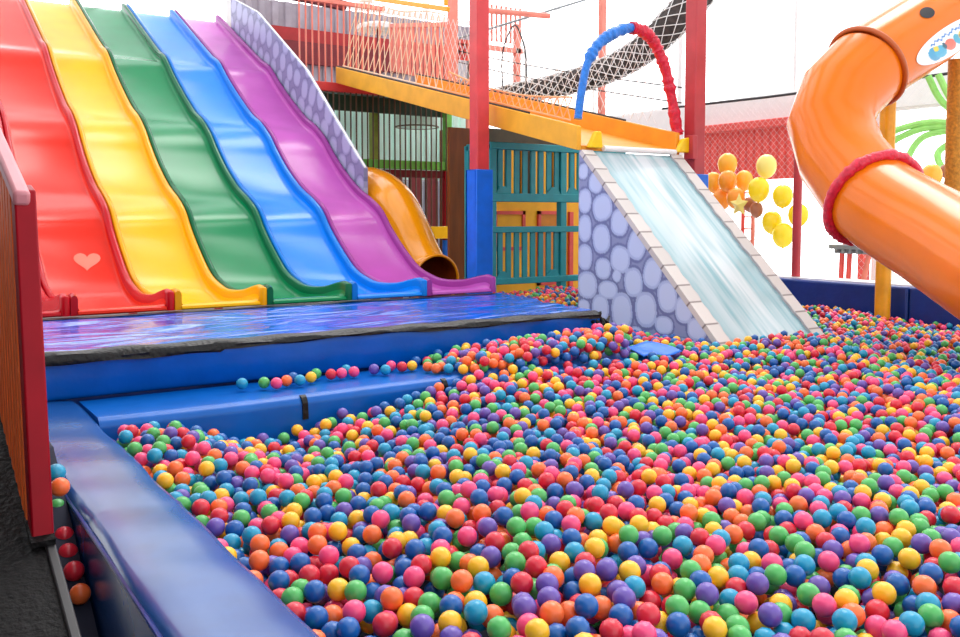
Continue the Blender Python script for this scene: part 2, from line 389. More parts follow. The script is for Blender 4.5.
for nm, x0, x1, mb_, mr_, lab in LANES:
    t = thing('wavy_slide', ((x0 + x1) / 2, 7.5, 0.98), lab, 'slide', 'lanes of the rainbow slide')
    W = x1 - x0
    # bed cross-section (offset from the left edge, depth under the rim top)
    L_ = [(0.052, -0.03), (0.055, -0.10), (0.066, -0.124), (0.088, -0.13)]
    R_ = [(W - 0.104, -0.13), (W - 0.082, -0.124), (W - 0.071, -0.10), (W - 0.068, -0.03)]
    cs = L_ + [(W * 0.5, -0.13)] + R_
    m = MB(); vs = []; fs = []; nc = len(cs)
    for (y, z) in prof:
        for (dx, dz) in cs: vs.append((x0 + dx, y, z + dz))
    for (y, z) in prof:
        for (dx, dz) in cs: vs.append((x0 + dx, y + 0.015, z + dz - 0.025))
    npf = len(prof); o2 = npf * nc
    for i in range(npf - 1):
        for j in range(nc - 1):
            a = i * nc + j
            fs.append((a, a + 1, a + nc + 1, a + nc)); fs.append((o2 + a, o2 + a + nc, o2 + a + nc + 1, o2 + a + 1))
    for j in range(nc - 1):
        fs.append((j, o2 + j, o2 + j + 1, j + 1)); e = (npf - 1) * nc + j; fs.append((e, e + 1, o2 + e + 1, o2 + e))
    m.add(vs, fs)
    part(m, 'chute', mb_, t, smooth=True, sharp=60)
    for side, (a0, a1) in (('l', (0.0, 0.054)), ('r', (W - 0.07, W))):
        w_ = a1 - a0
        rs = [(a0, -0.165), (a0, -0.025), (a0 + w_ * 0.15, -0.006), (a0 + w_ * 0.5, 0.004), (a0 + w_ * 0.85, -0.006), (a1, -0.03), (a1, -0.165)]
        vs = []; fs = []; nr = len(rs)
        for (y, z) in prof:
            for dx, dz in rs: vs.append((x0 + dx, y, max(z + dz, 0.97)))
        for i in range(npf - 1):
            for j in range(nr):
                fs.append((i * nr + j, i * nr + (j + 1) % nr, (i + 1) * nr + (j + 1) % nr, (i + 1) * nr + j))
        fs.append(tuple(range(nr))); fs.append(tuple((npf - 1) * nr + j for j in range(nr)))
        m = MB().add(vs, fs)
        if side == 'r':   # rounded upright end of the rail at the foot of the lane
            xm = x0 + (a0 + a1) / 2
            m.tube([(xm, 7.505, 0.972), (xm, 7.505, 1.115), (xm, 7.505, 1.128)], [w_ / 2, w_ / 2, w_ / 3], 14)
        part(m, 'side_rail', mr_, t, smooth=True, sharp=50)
    if nm == 'red':     # faint paler heart shaped spot
        bedz = lambda y: float(np.interp(y, [p_[0] for p_ in prof], [p_[1] for p_ in prof])) - 0.13
        def bed_pt(u, v):
            lo_, hi_ = 7.6, 11.0
            for _ in range(40):
                y = (lo_ + hi_) / 2; p_ = at(u, v, y=y)
                if p_.z > bedz(y): lo_ = y
                else: hi_ = y
            return Vector((p_.x, y - 0.003, bedz(y) + 0.004))
        hp = []
        for k in range(28):
            a = 2 * math.pi * k / 28; hx = 16 * math.sin(a) ** 3; hy = 13 * math.cos(a) - 5 * math.cos(2 * a) - 2 * math.cos(3 * a) - math.cos(4 * a)
            hp.append(bed_pt(87 + hx * 0.85, 261 - hy * 0.62))
        part(MB().add(hp, [tuple(range(28))]), 'heart_mark', mat('slide_red_paler', (238, 88, 56), 0.4, noise=0.05), t, recalc=False)
    m = MB(); zl = prof[0][1] - 0.128
    m.prism([(7.49, 0.972), (7.478, zl - 0.015), (7.485, zl + 0.004), (7.5, zl + 0.012), (7.53, zl + 0.004), (7.53, 0.972)], 'x', x0 + 0.05, x1 - 0.066)
    part(m, 'end_lip', mb_, t, smooth=True, sharp=30)
# the deck the lanes start from, and its legs
t = thing('slide_tower', (2.8, 16.3, 0), 'high launch platform behind the top ends of the wavy slide lanes', 'platform')
part(MB().box(0.41, 5.2, 16.22, 17.2, 5.0, 5.12), 'deck', M_WHITE, t)
for x in (0.5, 1.9, 3.6, 5.1):
    for y in (16.3, 17.1): part(MB().box(x - 0.06, x + 0.06, y - 0.06, y + 0.06, 0, 5.0), 'leg', M_POSTRED, t)


# ------------------------------------------------------------------ printed pebble panels
GROUT = np.array(lin((140, 150, 190))); RINGC = np.array(lin((108, 118, 164))); STONE = np.array(lin((172, 188, 228))); STONEL = np.array(lin((194, 208, 242)))

PAL_RAMP = (GROUT, RINGC, STONE, STONEL)
PAL_SIDE = tuple(np.array(lin(c)) for c in ((132, 134, 168), (118, 120, 156), (152, 156, 190), (172, 176, 206)))

def pebble_color(Y, Z, peb, pal=None):
    GROUT, RINGC, STONE, STONEL = pal or PAL_RAMP
    col = np.tile(GROUT, (len(Y), 1)); best = np.full(len(Y), 9.0); wz = np.zeros(len(Y))
    for (cy, cz, ry, rz, rot) in peb:
        a = math.radians(rot); dy = Y - cy; dz = Z - cz
        p = (dy * math.cos(a) + dz * math.sin(a)) / ry; q = (-dy * math.sin(a) + dz * math.cos(a)) / rz
        d = (np.abs(p) ** 2.4 + np.abs(q) ** 2.4) ** (1 / 2.4)
        k = d < best; best[k] = d[k]; wz[k] = (q - 0.5 * p)[k]
    ring = (best > 0.93) & (best < 1.1); st = best <= 0.93; inn = best < 0.76
    col[ring] = RINGC; col[st] = STONE; col[inn] = STONEL
    return np.concatenate([col, np.ones((len(Y), 1))], 1)


def panel_grid(x0, x1, ny, nz, lo, hi, y0, y1):
    """a sheet between two x planes whose lower and upper edges follow lo(y), hi(y); fine grid on both faces"""
    vs = []; fs = []
    for x in (x0, x1):
        for i in range(ny + 1):
            y = y0 + (y1 - y0) * i / ny; a, b = lo(y), hi(y)
            for j in range(nz + 1): vs.append((x, y, a + (b - a) * j / nz))
    w_ = nz + 1; o = (ny + 1) * w_
    for i in range(ny):
        for j in range(nz):
            a = i * w_ + j; fs.append((a, a + w_, a + w_ + 1, a + 1)); fs.append((o + a, o + a + 1, o + a + w_ + 1, o + a + w_))
    for i in range(ny):
        for j in (0, nz): a = i * w_ + j; fs.append((a, o + a, o + a + w_, a + w_) if j == 0 else (a, a + w_, o + a + w_, o + a))
    for j in range(nz):
        for i in (0, ny): a = i * w_ + j; fs.append((a, a + 1, o + a + 1, o + a))
    return vs, fs


def interp(pts):
    xs = [p[0] for p in pts]; zs = [p[1] for p in pts]
    return lambda y: float(np.interp(y, xs, zs))


# ramp ("stone" slide) in the pit
RX0, RX1, RYF, RZF, RYT, RZT = 5.9, 7.3, 5.05, 0.49, 7.03, 2.39
SL = (RZT - RZF) / (RYT - RYF)
t = thing('stone_ramp', (6.6, 6.0, 0.45), 'pebble printed ramp with pale aqua sliding surface rising from the balls to the bridge', 'ramp')
PEB = [(6.994, 2.188, 0.076, 0.082, 0), (6.802, 2.067, 0.108, 0.104, -20), (6.702, 1.823, 0.146, 0.135, 15), (6.965, 1.89, 0.101, 0.126, 0), (6.962, 1.616, 0.102, 0.139, 0), (6.712, 1.515, 0.131, 0.146, 10), (6.453, 1.679, 0.125, 0.132, -10), (6.959, 1.327, 0.113, 0.133, 0), (6.684, 1.224, 0.116, 0.107, 0), (6.439, 1.325, 0.139, 0.133, -10), (6.211, 1.471, 0.124, 0.148, -20), (6.254, 1.115, 0.125, 0.14, 10), (6.484, 1.164, 0.061, 0.064, -30), (6.921, 1.047, 0.153, 0.139, 0), (6.609, 1.018, 0.143, 0.09, 0), (6.719, 0.831, 0.127, 0.137, 0), (6.409, 0.826, 0.147, 0.184, 5), (6.083, 0.871, 0.143, 0.169, 5), (6.003, 1.213, 0.119, 0.146, -15), (5.812, 1.014, 0.123, 0.149, 10), (5.609, 0.912, 0.106, 0.123, 0), (5.451, 0.753, 0.115, 0.101, 0), (5.848, 0.75, 0.115, 0.084, 0), (6.969, 0.826, 0.092, 0.074, 0), (6.211, 0.641, 0.089, 0.062, 0), (6.677, 0.606, 0.098, 0.059, 0),
       (6.95, 0.6, 0.1, 0.1, 0), (5.35, 0.58, 0.1, 0.08, 0), (5.62, 0.6, 0.1, 0.06, 0), (6.43, 0.55, 0.1, 0.06, 0), (6.12, 1.72, 0.03, 0.04, 0)]
PEB = [(a, b, c * 1.06, d * 1.06, -e) for a, b, c, d, e in PEB]
for x0, x1 in ((RX0, RX0 + 0.03), (RX1 - 0.03, RX1)):
    vs, fs = panel_grid(x0, x1, 230, 200, lambda y: 0.42, lambda y: RZF + SL * (y - RYF) - 0.012, RYF, 7.06)
    o = part(MB().add(vs, fs), 'side_panel', M_PATTERN, t, weld=False, recalc=False)
    V = np.array(vs); color_attr(o, pebble_color(V[:, 1], V[:, 2], PEB))
# black edge trim of the panel
part(MB().bar((RX0 + 0.012, RYF, RZF - 0.012), (RX0 + 0.012, RYT, RZT - 0.012), 0.03, 0.016), 'edge_trim', M_CABLE, t)
part(MB().box(RX0 + 0.03, RX1 - 0.03, 7.02, 7.05, 0.42, 2.36), 'back_board', M_BROWN, t)
# sliding surface
nu_, nv_ = 240, 120
dirS = Vector((0, RYT - RYF, RZT - RZF)).normalized(); nrmS = Vector((0, -dirS.z, dirS.y)); lenS = math.hypot(RYT - RYF, RZT - RZF)
def ramp_pt(x, s, h): return Vector((x, RYF, RZF)) + dirS * s + nrmS * h + Vector((0, 0, 0))
TW = 0.155
m = MB(); vs = []; fs = []; cols = []
rs = np.random.RandomState(3)
def vnoise(shape, cells):
    g = rs.rand(cells[0] + 2, cells[1] + 2); a = np.linspace(0, cells[0], shape[0]); b = np.linspace(0, cells[1], shape[1])
    i = a.astype(int); j = b.astype(int); fa = (a - i)[:, None]; fb = (b - j)[None]; fa = fa * fa * (3 - 2 * fa); fb = fb * fb * (3 - 2 * fb)
    return (g[np.ix_(i, j)] * (1 - fa) + g[np.ix_(i + 1, j)] * fa) * (1 - fb) + (g[np.ix_(i, j + 1)] * (1 - fa) + g[np.ix_(i + 1, j + 1)] * fa) * fb
nzz = vnoise((nu_ + 1, nv_ + 1), (5, 26)) * 0.55 + vnoise((nu_ + 1, nv_ + 1), (10, 50)) * 0.3 + vnoise((nu_ + 1, nv_ + 1), (3, 5)) * 0.5
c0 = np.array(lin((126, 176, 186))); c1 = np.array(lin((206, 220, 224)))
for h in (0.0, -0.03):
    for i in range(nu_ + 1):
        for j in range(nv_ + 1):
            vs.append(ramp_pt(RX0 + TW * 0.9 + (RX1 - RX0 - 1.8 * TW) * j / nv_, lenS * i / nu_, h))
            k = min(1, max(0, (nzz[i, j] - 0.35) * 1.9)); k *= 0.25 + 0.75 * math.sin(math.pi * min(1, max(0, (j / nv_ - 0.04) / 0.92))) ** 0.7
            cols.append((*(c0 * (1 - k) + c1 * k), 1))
w_ = nv_ + 1; o2 = (nu_ + 1) * w_
for i in range(nu_):
    for j in range(nv_):
        a = i * w_ + j; fs.append((a, a + 1, a + w_ + 1, a + w_)); fs.append((o2 + a, o2 + a + w_, o2 + a + w_ + 1, o2 + a + 1))
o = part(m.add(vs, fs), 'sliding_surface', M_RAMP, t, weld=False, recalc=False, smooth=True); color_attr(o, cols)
# stone edging strips: one strip each, joints in its pattern
tc1 = np.array(lin((212, 206, 202))); tc2 = np.array(lin((184, 180, 184))); tj = np.array(lin((134, 124, 122)))
for side, xa, xb in ((0, RX0 - 0.005, RX0 + TW), (1, RX1 - TW, RX1 + 0.005)):
    vs = []; fs = []; cols = []; nl, nw = 300, 10
    joints = [0]; 
    while joints[-1] < lenS: joints.append(joints[-1] + rnd.uniform(0.2, 0.28))
    for h in (0.022, -0.03):
        for i in range(nl + 1):
            s_ = lenS * i / nl; k = max(q for q in range(len(joints)) if joints[q] <= s_ + 1e-6); edge = min(s_ - joints[k], joints[min(k + 1, len(joints) - 1)] - s_)
            jag = 0.012 * math.sin(s_ * 26 + side) * math.sin(s_ * 11)
            for j in range(nw + 1):
                x = xa + (xb - xa) * j / nw
                if (side == 0 and j == nw) or (side == 1 and j == 0): x += jag
                vs.append(ramp_pt(x, s_, h))
                c = tj if edge < 0.009 else tc1 * (0.88 + 0.12 * ((k * 37) % 5) / 4)
                if (side == 0 and j == nw) or (side == 1 and j == 0): c = tc2
                cols.append((*c, 1))
    w_ = nw + 1; o2 = (nl + 1) * w_
    for i in range(nl):
        for j in range(nw):
            a = i * w_ + j; fs.append((a, a + 1, a + w_ + 1, a + w_)); fs.append((o2 + a, o2 + a + w_, o2 + a + w_ + 1, o2 + a + 1))
        for j in (0, nw):
            a = i * w_ + j; fs.append((a, a + w_, o2 + a + w_, o2 + a))
    o = part(MB().add(vs, fs), 'stone_edging', M_TILE, t, weld=False, recalc=True); color_attr(o, cols)
part(MB().tube([(RX0 + 0.29, 7.02, 2.43), (RX1 - 0.08, 7.02, 2.43)], 0.03, 12), 'top_roller', M_WHITE, t, smooth=True)

# painted side panel of the rainbow slide
hi = interp([(10.5, 2.35), (11.275, 2.97), (12.374, 3.853), (14.34, 5.03), (15.6, 5.5)])
lo_rim = interp([(a, b - 0.15) for a, b in prof] + [(15.7, 4.9)])
t = thing('slide_side_panel', (5.25, 13, 2), 'sloping side panel printed with grey lilac pebbles along the purple slide lane', 'panel')
vs, fs = panel_grid(5.19, 5.25, 330, 90, lo_rim, hi, 10.5, 15.6)
o = part(MB().add(vs, fs), 'board', M_PATTERN, t, weld=False, recalc=False)
V = np.array(vs); pb = []
for i in range(19):
    for j in range(3):
        s_ = i * 0.33 + (j % 2) * 0.16
        y = 10.6 + s_ * 0.84; z = lo_rim(y) + 0.16 + j * 0.36 + rnd.uniform(-.05, .05)
        pb.append((y, z, rnd.uniform(.12, .155), rnd.uniform(.13, .19), rnd.uniform(-20, 35)))
color_attr(o, pebble_color(V[:, 1], V[:, 2], pb, PAL_SIDE))
part(MB().tube([(5.22, y, hi(y) + 0.004) for y in np.linspace(10.5, 15.6, 40)], 0.014, 8), 'top_edging', M_WHITE, t, smooth=True)

# ------------------------------------------------------------------ landing mattress
t = thing('landing_mattress', (2.8, 6.5, 0.69), 'thick shiny blue landing mattress with black tape along its edges, below the slide lanes', 'mattress')
def wr(x, y):
    return (0.010 * math.sin(5.1 * x + 9 * y) * math.sin(2.3 * x - 3 * y + 1) + 0.007 * math.sin(17 * y + 2.2 * x + 3 * math.sin(1.7 * x)) * math.sin(1.3 * x + 0.6) + 0.006 * math.sin(26 * y + 7 * x + 1) * math.sin(3.1 * x))
SEC = spline([(5.60, 0.69), (5.565, 0.70), (5.55, 0.78), (5.548, 0.86), (5.55, 0.915), (5.562, 0.945), (5.60, 0.957), (5.75, 0.96), (6.2, 0.961), (6.8, 0.961), (7.3, 0.961), (7.43, 0.958), (7.455, 0.94), (7.455, 0.70)], 7)
XA, XB = 0.52, 4.86
def matpt(a, b):
    x = XA + (XB - XA) * a; k = b * (len(SEC) - 1); i = min(int(k), len(SEC) - 2); f = k - i
    y = SEC[i][0] * (1 - f) + SEC[i + 1][0] * f; z = SEC[i][1] * (1 - f) + SEC[i + 1][1] * f
    sk = (y - 5.55) * 0.19 * max(0, a - 0.75) * 4
    if z > 0.95: z += wr(x, y) * min(1, (y - 5.58) * 6) * min(1, max(0, (7.4 - y) * 5))
    elif y < 5.6: y += 0.012 * math.sin(3 * x + 6 * z) * math.sin(1.1 * x) + 0.008 * math.sin(11 * x + 14 * z) * max(0, math.sin(1.3 * x + 2))
    return (x + sk, y, z)
m = MB(); m.grid(matpt, 200, len(SEC) - 1)
nn = len(SEC)
m.f.append(tuple(range(nn))); m.m.append(0); m.f.append(tuple(200 * nn + j for j in range(nn))); m.m.append(0)
m.m = [1 if (len(f_) == 4 and sum(m.v[i_][2] for i_ in f_) / 4 < 0.945) else 0 for f_ in m.f]
part(m, 'cover', [M_VINYL_W, M_VINYL], t, smooth=True, sharp=70)
# tape along the front edge
m = MB()
SECT = [(5.541, 0.893), (5.5405, 0.91), (5.542, 0.93), (5.553, 0.953), (5.58, 0.966), (5.61, 0.971)]
nst = 160
for side_off in (0,):
    vs = []; fs = []
    for i in range(nst + 1):
        a = i / nst; x = XA + (XB - XA) * a
        wid = 0.9 if x < 1.75 else 0.55 + 0.12 * math.sin(4 * x)
        for j, (y, z) in enumerate(SECT):
            z2 = 0.958 + (z - 0.958) * (wid if z < 0.95 else 1) * (1 if x < 4.75 else 1.2)
            vs.append((x, y - 0.010 + 0.004 * math.sin(9 * x + 3 * j), z2 + 0.004 * math.sin(13 * x + j)))
        for j, (y, z) in enumerate(SECT): vs.append((x, y + 0.03, 0.958 + (z - 0.958) * (wid if z < 0.95 else 1) - 0.012))
    w_ = len(SECT) * 2
    for i in range(nst):
        for j in range(w_): fs.append((i * w_ + j, i * w_ + (j + 1) % w_, (i + 1) * w_ + (j + 1) % w_, (i + 1) * w_ + j))
    m.add(vs, fs)
part(m, 'edge_tape', M_TAPE, t, smooth=True, sharp=50)
m = MB()
m.grid(lambda a, b: (0.54 + (5.1 - 0.54) * a, 7.35 + 0.10 * b + 0.006 * math.sin(20 * a), 0.967 + 0.002 * math.sin(31 * a + 5 * b)), 80, 4)
part(m, 'rear_tape', M_TAPE, t, smooth=True)
m = MB()   # bunched tape end at the free corner
for k in range(9):
    a = rnd.uniform(0, 6.28); p = Vector((4.85 + rnd.uniform(-.05, .05), 5.55 + rnd.uniform(-.02, .05), 0.90 + rnd.uniform(-.045, .04)))
    m.tube([p, p + Vector((0.05 * math.cos(a), -0.02, 0.045 * math.sin(a))), p + Vector((0.09 * math.cos(a + 1), 0.01, 0.07 * math.sin(a + 1)))], [0.012, 0.022, 0.008], 6)
part(m, 'bunched_tape', M_TAPE, t, smooth=True)
# the plinth it lies on
struct(MB().box(0.54, 4.84, 5.62, 9.0, 0.0, 0.688), 'platform_slab', M_NAVY)

# ------------------------------------------------------------------ padded step
t = thing('padded_step', (2.6, 5.25, 0), 'long blue padded step in front of the landing mattress with loose balls on top', 'step')
m = MB()
SS = spline([(4.95, 0.0), (4.948, 0.3), (4.945, 0.60), (4.953, 0.655), (4.985, 0.682), (5.05, 0.688), (5.3, 0.684), (5.54, 0.68)], 4) + [(5.54, 0.0)]
def steppt(a, b):
    k = b * (len(SS) - 1); i = min(int(k), len(SS) - 2); f = k - i
    x = 0.915 + 3.93 * a
    y = SS[i][0] * (1 - f) + SS[i + 1][0] * f; z = SS[i][1] * (1 - f) + SS[i + 1][1] * f
    if z > 0.2 and y < 5.5: z += 0.004 * math.sin(2.2 * x + 1) ; y += 0.005 * math.sin(3.1 * x)
    return (x, y, z)
m.grid(steppt, 90, len(SS) - 1); nn = len(SS)
m.f.append(tuple(range(nn))); m.m.append(0); m.f.append(tuple(90 * nn + j for j in range(nn))); m.m.append(0)
part(m, 'padding', M_VINYL_S, t, smooth=True, sharp=60)
for xs in (2.05, 3.02):
    m = MB(); pts = [(y, z) for y, z in SS if z > 0.50 and y < 4.99]
    vs = []; fs = []
    for (y, z) in pts:
        for dx in (-0.017, 0.017):
            vs.append((xs + dx + 0.03 * (0.6 - z), y - 0.010, z + 0.005)); 
    for i in range(len(pts) - 1): fs.append((2 * i, 2 * i + 1, 2 * i + 3, 2 * i + 2))
    b = len(vs); vs += [(x, y + 0.012, z - 0.004) for x, y, z in vs]
    for i in range(len(pts) - 1): fs.append((b + 2 * i, b + 2 * i + 2, b + 2 * i + 3, b + 2 * i + 1))
    for i in range(len(pts) - 1):
        for e in (0, 1): fs.append((2 * i + e, 2 * i + 2 + e, b + 2 * i + 2 + e, b + 2 * i + e))
    fs.append((0, 1, b + 1, b)); q = 2 * len(pts) - 2; fs.append((q, q + 1, b + q + 1, b + q))
    part(m.add(vs, fs), 'strap', M_TAPE, t, smooth=True, sharp=50)

# ------------------------------------------------------------------ left border of the pit
BX0, BX1, BZ = 0.57, 0.905, 0.69
t = thing('pit_border', (0.75, 2.9, 0), 'long blue padded border wall along the ball pit, glossy flat top', 'border')
m = MB()
bs = [(BX0 + 0.01, 0.0), (BX0, 0.3), (BX0 - 0.004, BZ - 0.05), (BX0 + 0.006, BZ - 0.016), (BX0 + 0.03, BZ - 0.002), (BX0 + 0.1, BZ + 0.002), ((BX0 + BX1) / 2, BZ + 0.004), (BX1 - 0.1, BZ), (BX1 - 0.03, BZ - 0.003), (BX1 - 0.006, BZ - 0.018), (BX1, BZ - 0.05), (BX1, 0.3), (BX1, 0.0)]
def bpt(a, b):
    y = 0.2 + (5.54 - 0.2) * a; k = int(round(b * (len(bs) - 1))); x, z = bs[k]
    if z > 0.5: z += 0.003 * math.sin(5 * y) + 0.002 * math.sin(13 * y + 7 * x); x += 0.004 * math.sin(6.3 * y) + (0.006 * math.exp(-((y - 3.4) / 0.03) ** 2))
    return (x, y, z)
m.grid(bpt, 150, len(bs) - 1); nn = len(bs)
m.f.append(tuple(range(nn))); m.m.append(0); m.f.append(tuple(150 * nn + j for j in range(nn))); m.m.append(0)
part(m, 'padding', M_VINYL_B, t, smooth=True, sharp=70)
part(MB().tube([(BX0 - 0.002, y, BZ - 0.035 + 0.003 * math.sin(5 * y)) for y in np.linspace(0.2, 5.5, 60)], 0.008, 8), 'piping', M_NAVY, t, smooth=True)

# ------------------------------------------------------------------ pit bottom and far pads
def heap(x, y):
    """level of the ball surface over the pit"""
    h = 0.605
    h += 0.035 * math.sin(1.9 * x + 0.7) * math.sin(1.6 * y + 0.4) + 0.02 * math.sin(3.7 * x - 2.1 * y)
    if y < 5.0:
        g = math.exp(-((y - 4.75) / 0.5) ** 2)
        h -= 0.09 * g * min(1, max(0, (2.25 - x) / 0.4)) * min(1, max(0, (x - 1.25) / 0.3))
    h += 0.06 * math.exp(-((x - 1.02) ** 2 + (y - 4.55) ** 2) / 0.10)
    h += 0.15 * math.exp(-(((x - 4.3) / 1.75) ** 2 + ((y - 5.3) / 0.8) ** 2)) + 0.04 * math.exp(-(((x - 6.2) / 0.9) ** 2 + ((y - 5.1) / 0.6) ** 2))
    if x < 7.9: q = min(1, max(0, (y - 7.0) / 1.0)); h += 0.17 * q * q * (3 - 2 * q) * min(1, max(0, (7.9 - x) / 0.4))
    if x > 7.6: h += 0.02
    return h
def base_z(x, y):
    if 2.5 < x < 4.9 and 4.885 <= y < 5.56: return 0.695
    b = heap(x, y) - 0.20
    if RX0 - 0.04 < x < RX1 + 0.04 and RYF - 0.03 < y < RYF + 0.5: b = max(b, RZF + SL * (y - RYF) + 0.03 + BR * 0.38)
    return b
m = MB(); m.grid(lambda a, b: (0.93 + 8.47 * a, 0.5 + 9.0 * b, heap(0.93 + 8.47 * a, 0.5 + 9 * b) - 0.205), 60, 60)
m2 = MB()
vs = []; fs = []
def fl(x, y): return (x, y, min(heap(x, y) - 0.205, 0.6))
m2 = MB(); m2.grid(lambda a, b: fl(0.93 + 8.42 * a, 0.4 + 4.54 * b), 70, 40); m2.grid(lambda a, b: fl(5.06 + 4.29 * a, 4.94 + 4.4 * b), 40, 40)
struct(m2, 'floor_pit', M_DARKFOAM, smooth=True)

PADX = 9.42
for i, (y0, y1, lab) in enumerate(((0.8, 3.45, 'navy blue pad of the pit wall at the photo edge under the orange tube'), (3.46, 5.62, 'navy blue pad of the pit wall right of the round yellow post'), (5.63, 9.5, 'navy blue pad of the pit wall left of the round yellow post, below the balloons'))):
    if i == 0: continue
    o = MB().box(PADX, PADX + 0.14, y0, y1, 0.0, 0.955).build('wall_pad', M_NAVY, None, bevel=0.03, seg=3)
    tag(o, lab, 'pad', 'navy pads along the pit wall')
struct(MB().box(PADX + 0.14, PADX + 0.5, 0.8, 9.6, 0.0, 0.965), 'trim_3', M_WHITE)

# ------------------------------------------------------------------ posts
def square_post(name, x, y, w, z1, mt, label, pad=None, z0=0.0, cat='post', padmat=None):
    t = thing(name, (x, y, z0), label, cat)
    part(MB().box(x - w / 2, x + w / 2, y - w / 2, y + w / 2, z0, z1), 'shaft', mt, t, bevel=0.012)
    if pad:
        s = pad[0] / 2
        m = MB(); a = w / 2 + 0.002
        for q in ((x - s, x + s, y - s, y - a), (x - s, x + s, y + a, y + s), (x - s, x - a, y - a, y + a), (x + a, x + s, y - a, y + a)): m.box(*q, pad[1], pad[2])
        part(m, 'foam_pad', padmat or M_PADBLUE, t, bevel=0.008)
    return t
square_post('steel_post', 5.66, 8.52, 0.165, 5.6, M_POSTRED, 'red square post with a tall blue foam pad beside the purple slide foot', pad=(0.225, 0.3, 2.26))
square_post('steel_post', 7.56, 7.06, 0.165, 5.6, M_COLUMN, 'dull red square column at the upper right corner of the pebble ramp', pad=(0.225, 0.3, 2.2))
p = at(602, 60, y=11.4)
square_post('steel_post', p.x, 11.4, 0.10, 6.2, M_RED_GLARE, 'slim glare-pale red post rising behind the blue and red arch')
def round_post(x, y, r, z0, z1, mt, label):
    o = MB().tube([(x, y, z) for z in np.linspace(z0, z1, 12)], r, 20).build('round_post', mt, None, smooth=True)
    return tag(o, label, 'post')
round_post(9.22, 5.80, 0.082, 0.3, 3.2, M_YPOST, 'round yellow post standing in the balls by the navy pads behind the tube slide')
p = at(955, 150, x=9.72)
round_post(p.x, p.y, 0.095, 0.97, 3.42, M_ROUGHPOST, 'round ochre wrapped post at the right edge above the tube slide')
p = at(796, 270, x=9.68)
round_post(p.x, p.y, 0.055, 0.97, 2.5, M_COLUMN, 'thin round red post behind the navy pads, left of the tube slide')

# ------------------------------------------------------------------ big tube slide
CTRL = [(10.2, 5.31, 4.26), (9.1, 5.34, 3.67), (8.21, 5.41, 3.21), (7.85, 5.45, 2.92), (7.68, 5.43, 2.63), (7.58, 5.22, 2.27), (7.35, 4.74, 1.89), (7.12, 4.03, 1.56), (6.78, 3.28, 1.25), (6.55, 2.75, 1.08)]
path = spline(CTRL, 8)
TR = 0.40
t = thing('tube_slide', (7.0, 3.7, 0.7), 'big glossy orange tube slide curling down over the ball pit on the right', 'slide')
def tube_shell(pts, r, mt_out, name, parent):
    m = MB(); m.tube(pts, r, 40, 0, caps=False); a = len(m.v); m.tube(pts, r - 0.015, 40, 0, caps=False)
    k = len(pts)
    for e in (0, (k - 1) * 40):
        for j in range(40): m.f.append((e + j, e + (j + 1) % 40, a + e + (j + 1) % 40, a + e + j)); m.m.append(0)
    return part(m, name, mt_out, parent, smooth=True, sharp=60, weld=False)
i1 = 2 * 8; i2 = 6 * 8
tube_shell(path[:i1 + 1], TR, M_TUBE, 'upper_section', t)
# faceted elbow sections
tube_shell([path[i] for i in range(i1, i2 + 1, 8)], TR, M_TUBE, 'elbow', t)
tube_shell(path[i2:], TR + 0.005, M_TUBE, 'lower_section', t)
def ring(pts, i, r, rt, n=60, k=10, ruffle=0.0):
    c = Vector(pts[i]); d = (Vector(pts[min(i + 1, len(pts) - 1)]) - Vector(pts[max(i - 1, 0)])).normalized(); a = d.orthogonal().normalized(); b = d.cross(a)
    P = [c + (a * math.cos(2 * math.pi * j / n) + b * math.sin(2 * math.pi * j / n)) * r for j in range(n)]
    return MB().tube(P, [rt * (1 + ruffle * rnd.uniform(-1, 1)) for _ in range(n)], k, closed=True)
part(ring(path, i1, TR + 0.015, 0.028), 'flange', M_FLANGE, t, smooth=True, sharp=80)
part(ring(path, i2, TR + 0.03, 0.048, n=90, ruffle=0.18), 'red_padded_ring', M_REDPAD, t, smooth=True, sharp=80)
# things printed/cut on the upper section, lying on its shell
def on_tube(u, v, i_lo, i_hi):
    r = (FW + RT * ((u - CX) / F_PX) + UP * ((CY - v) / F_PX)).normalized(); best = None
    for i in range(i_lo, i_hi):
        a = Vector(path[i]); b = Vector(path[i + 1]); d = (b - a).normalized(); oc = CAM - a
        r2 = r - d * r.dot(d); o2 = oc - d * oc.dot(d); A = r2.dot(r2); B = 2 * r2.dot(o2); Cc = o2.dot(o2) - TR * TR; D = B * B - 4 * A * Cc
        if D < 0: continue
        tt = (-B - math.sqrt(D)) / (2 * A); s_ = (oc + r * tt).dot(d)
        if -0.06 <= s_ <= (b - a).length + 0.06: best = (CAM + r * tt, (o2 + r2 * tt).normalized(), d); break
    return best
def patch(cu, cv, a, b, rot, i_lo, i_hi, nr, na, lift):
    vs = []; fs = []; uv = []
    for i in range(nr + 1):
        for j in range(na):
            an = 2 * math.pi * j / na; x, y = a * i / nr * math.cos(an), b * i / nr * math.sin(an)
            u = cu + x * math.cos(rot) - y * math.sin(rot); v = cv + x * math.sin(rot) + y * math.cos(rot)
            h = on_tube(u, v, i_lo, i_hi)
            if h is None: h = prev
            prev = h; vs.append(h[0] + h[1] * lift); uv.append((x / a, y / b))
    for i in range(nr):
        for j in range(na): fs.append((i * na + j, i * na + (j + 1) % na, (i + 1) * na + (j + 1) % na, (i + 1) * na + j))
    return vs, fs, uv
vs, fs, uv = patch(927, 13, 7.5, 5.5, 0.0, 0, i1, 4, 28, 0.006)
part(MB().add(vs, fs), 'vent_hole', M_BLACK, t, smooth=True, recalc=False)
vs, fs, uv = patch(950, 40, 40, 13.5, math.radians(-34), 0, i1, 40, 160, 0.006)
o = part(MB().add(vs, fs), 'oval_sticker', M_DECAL, t, smooth=True, recalc=False, weld=False)
cols = []
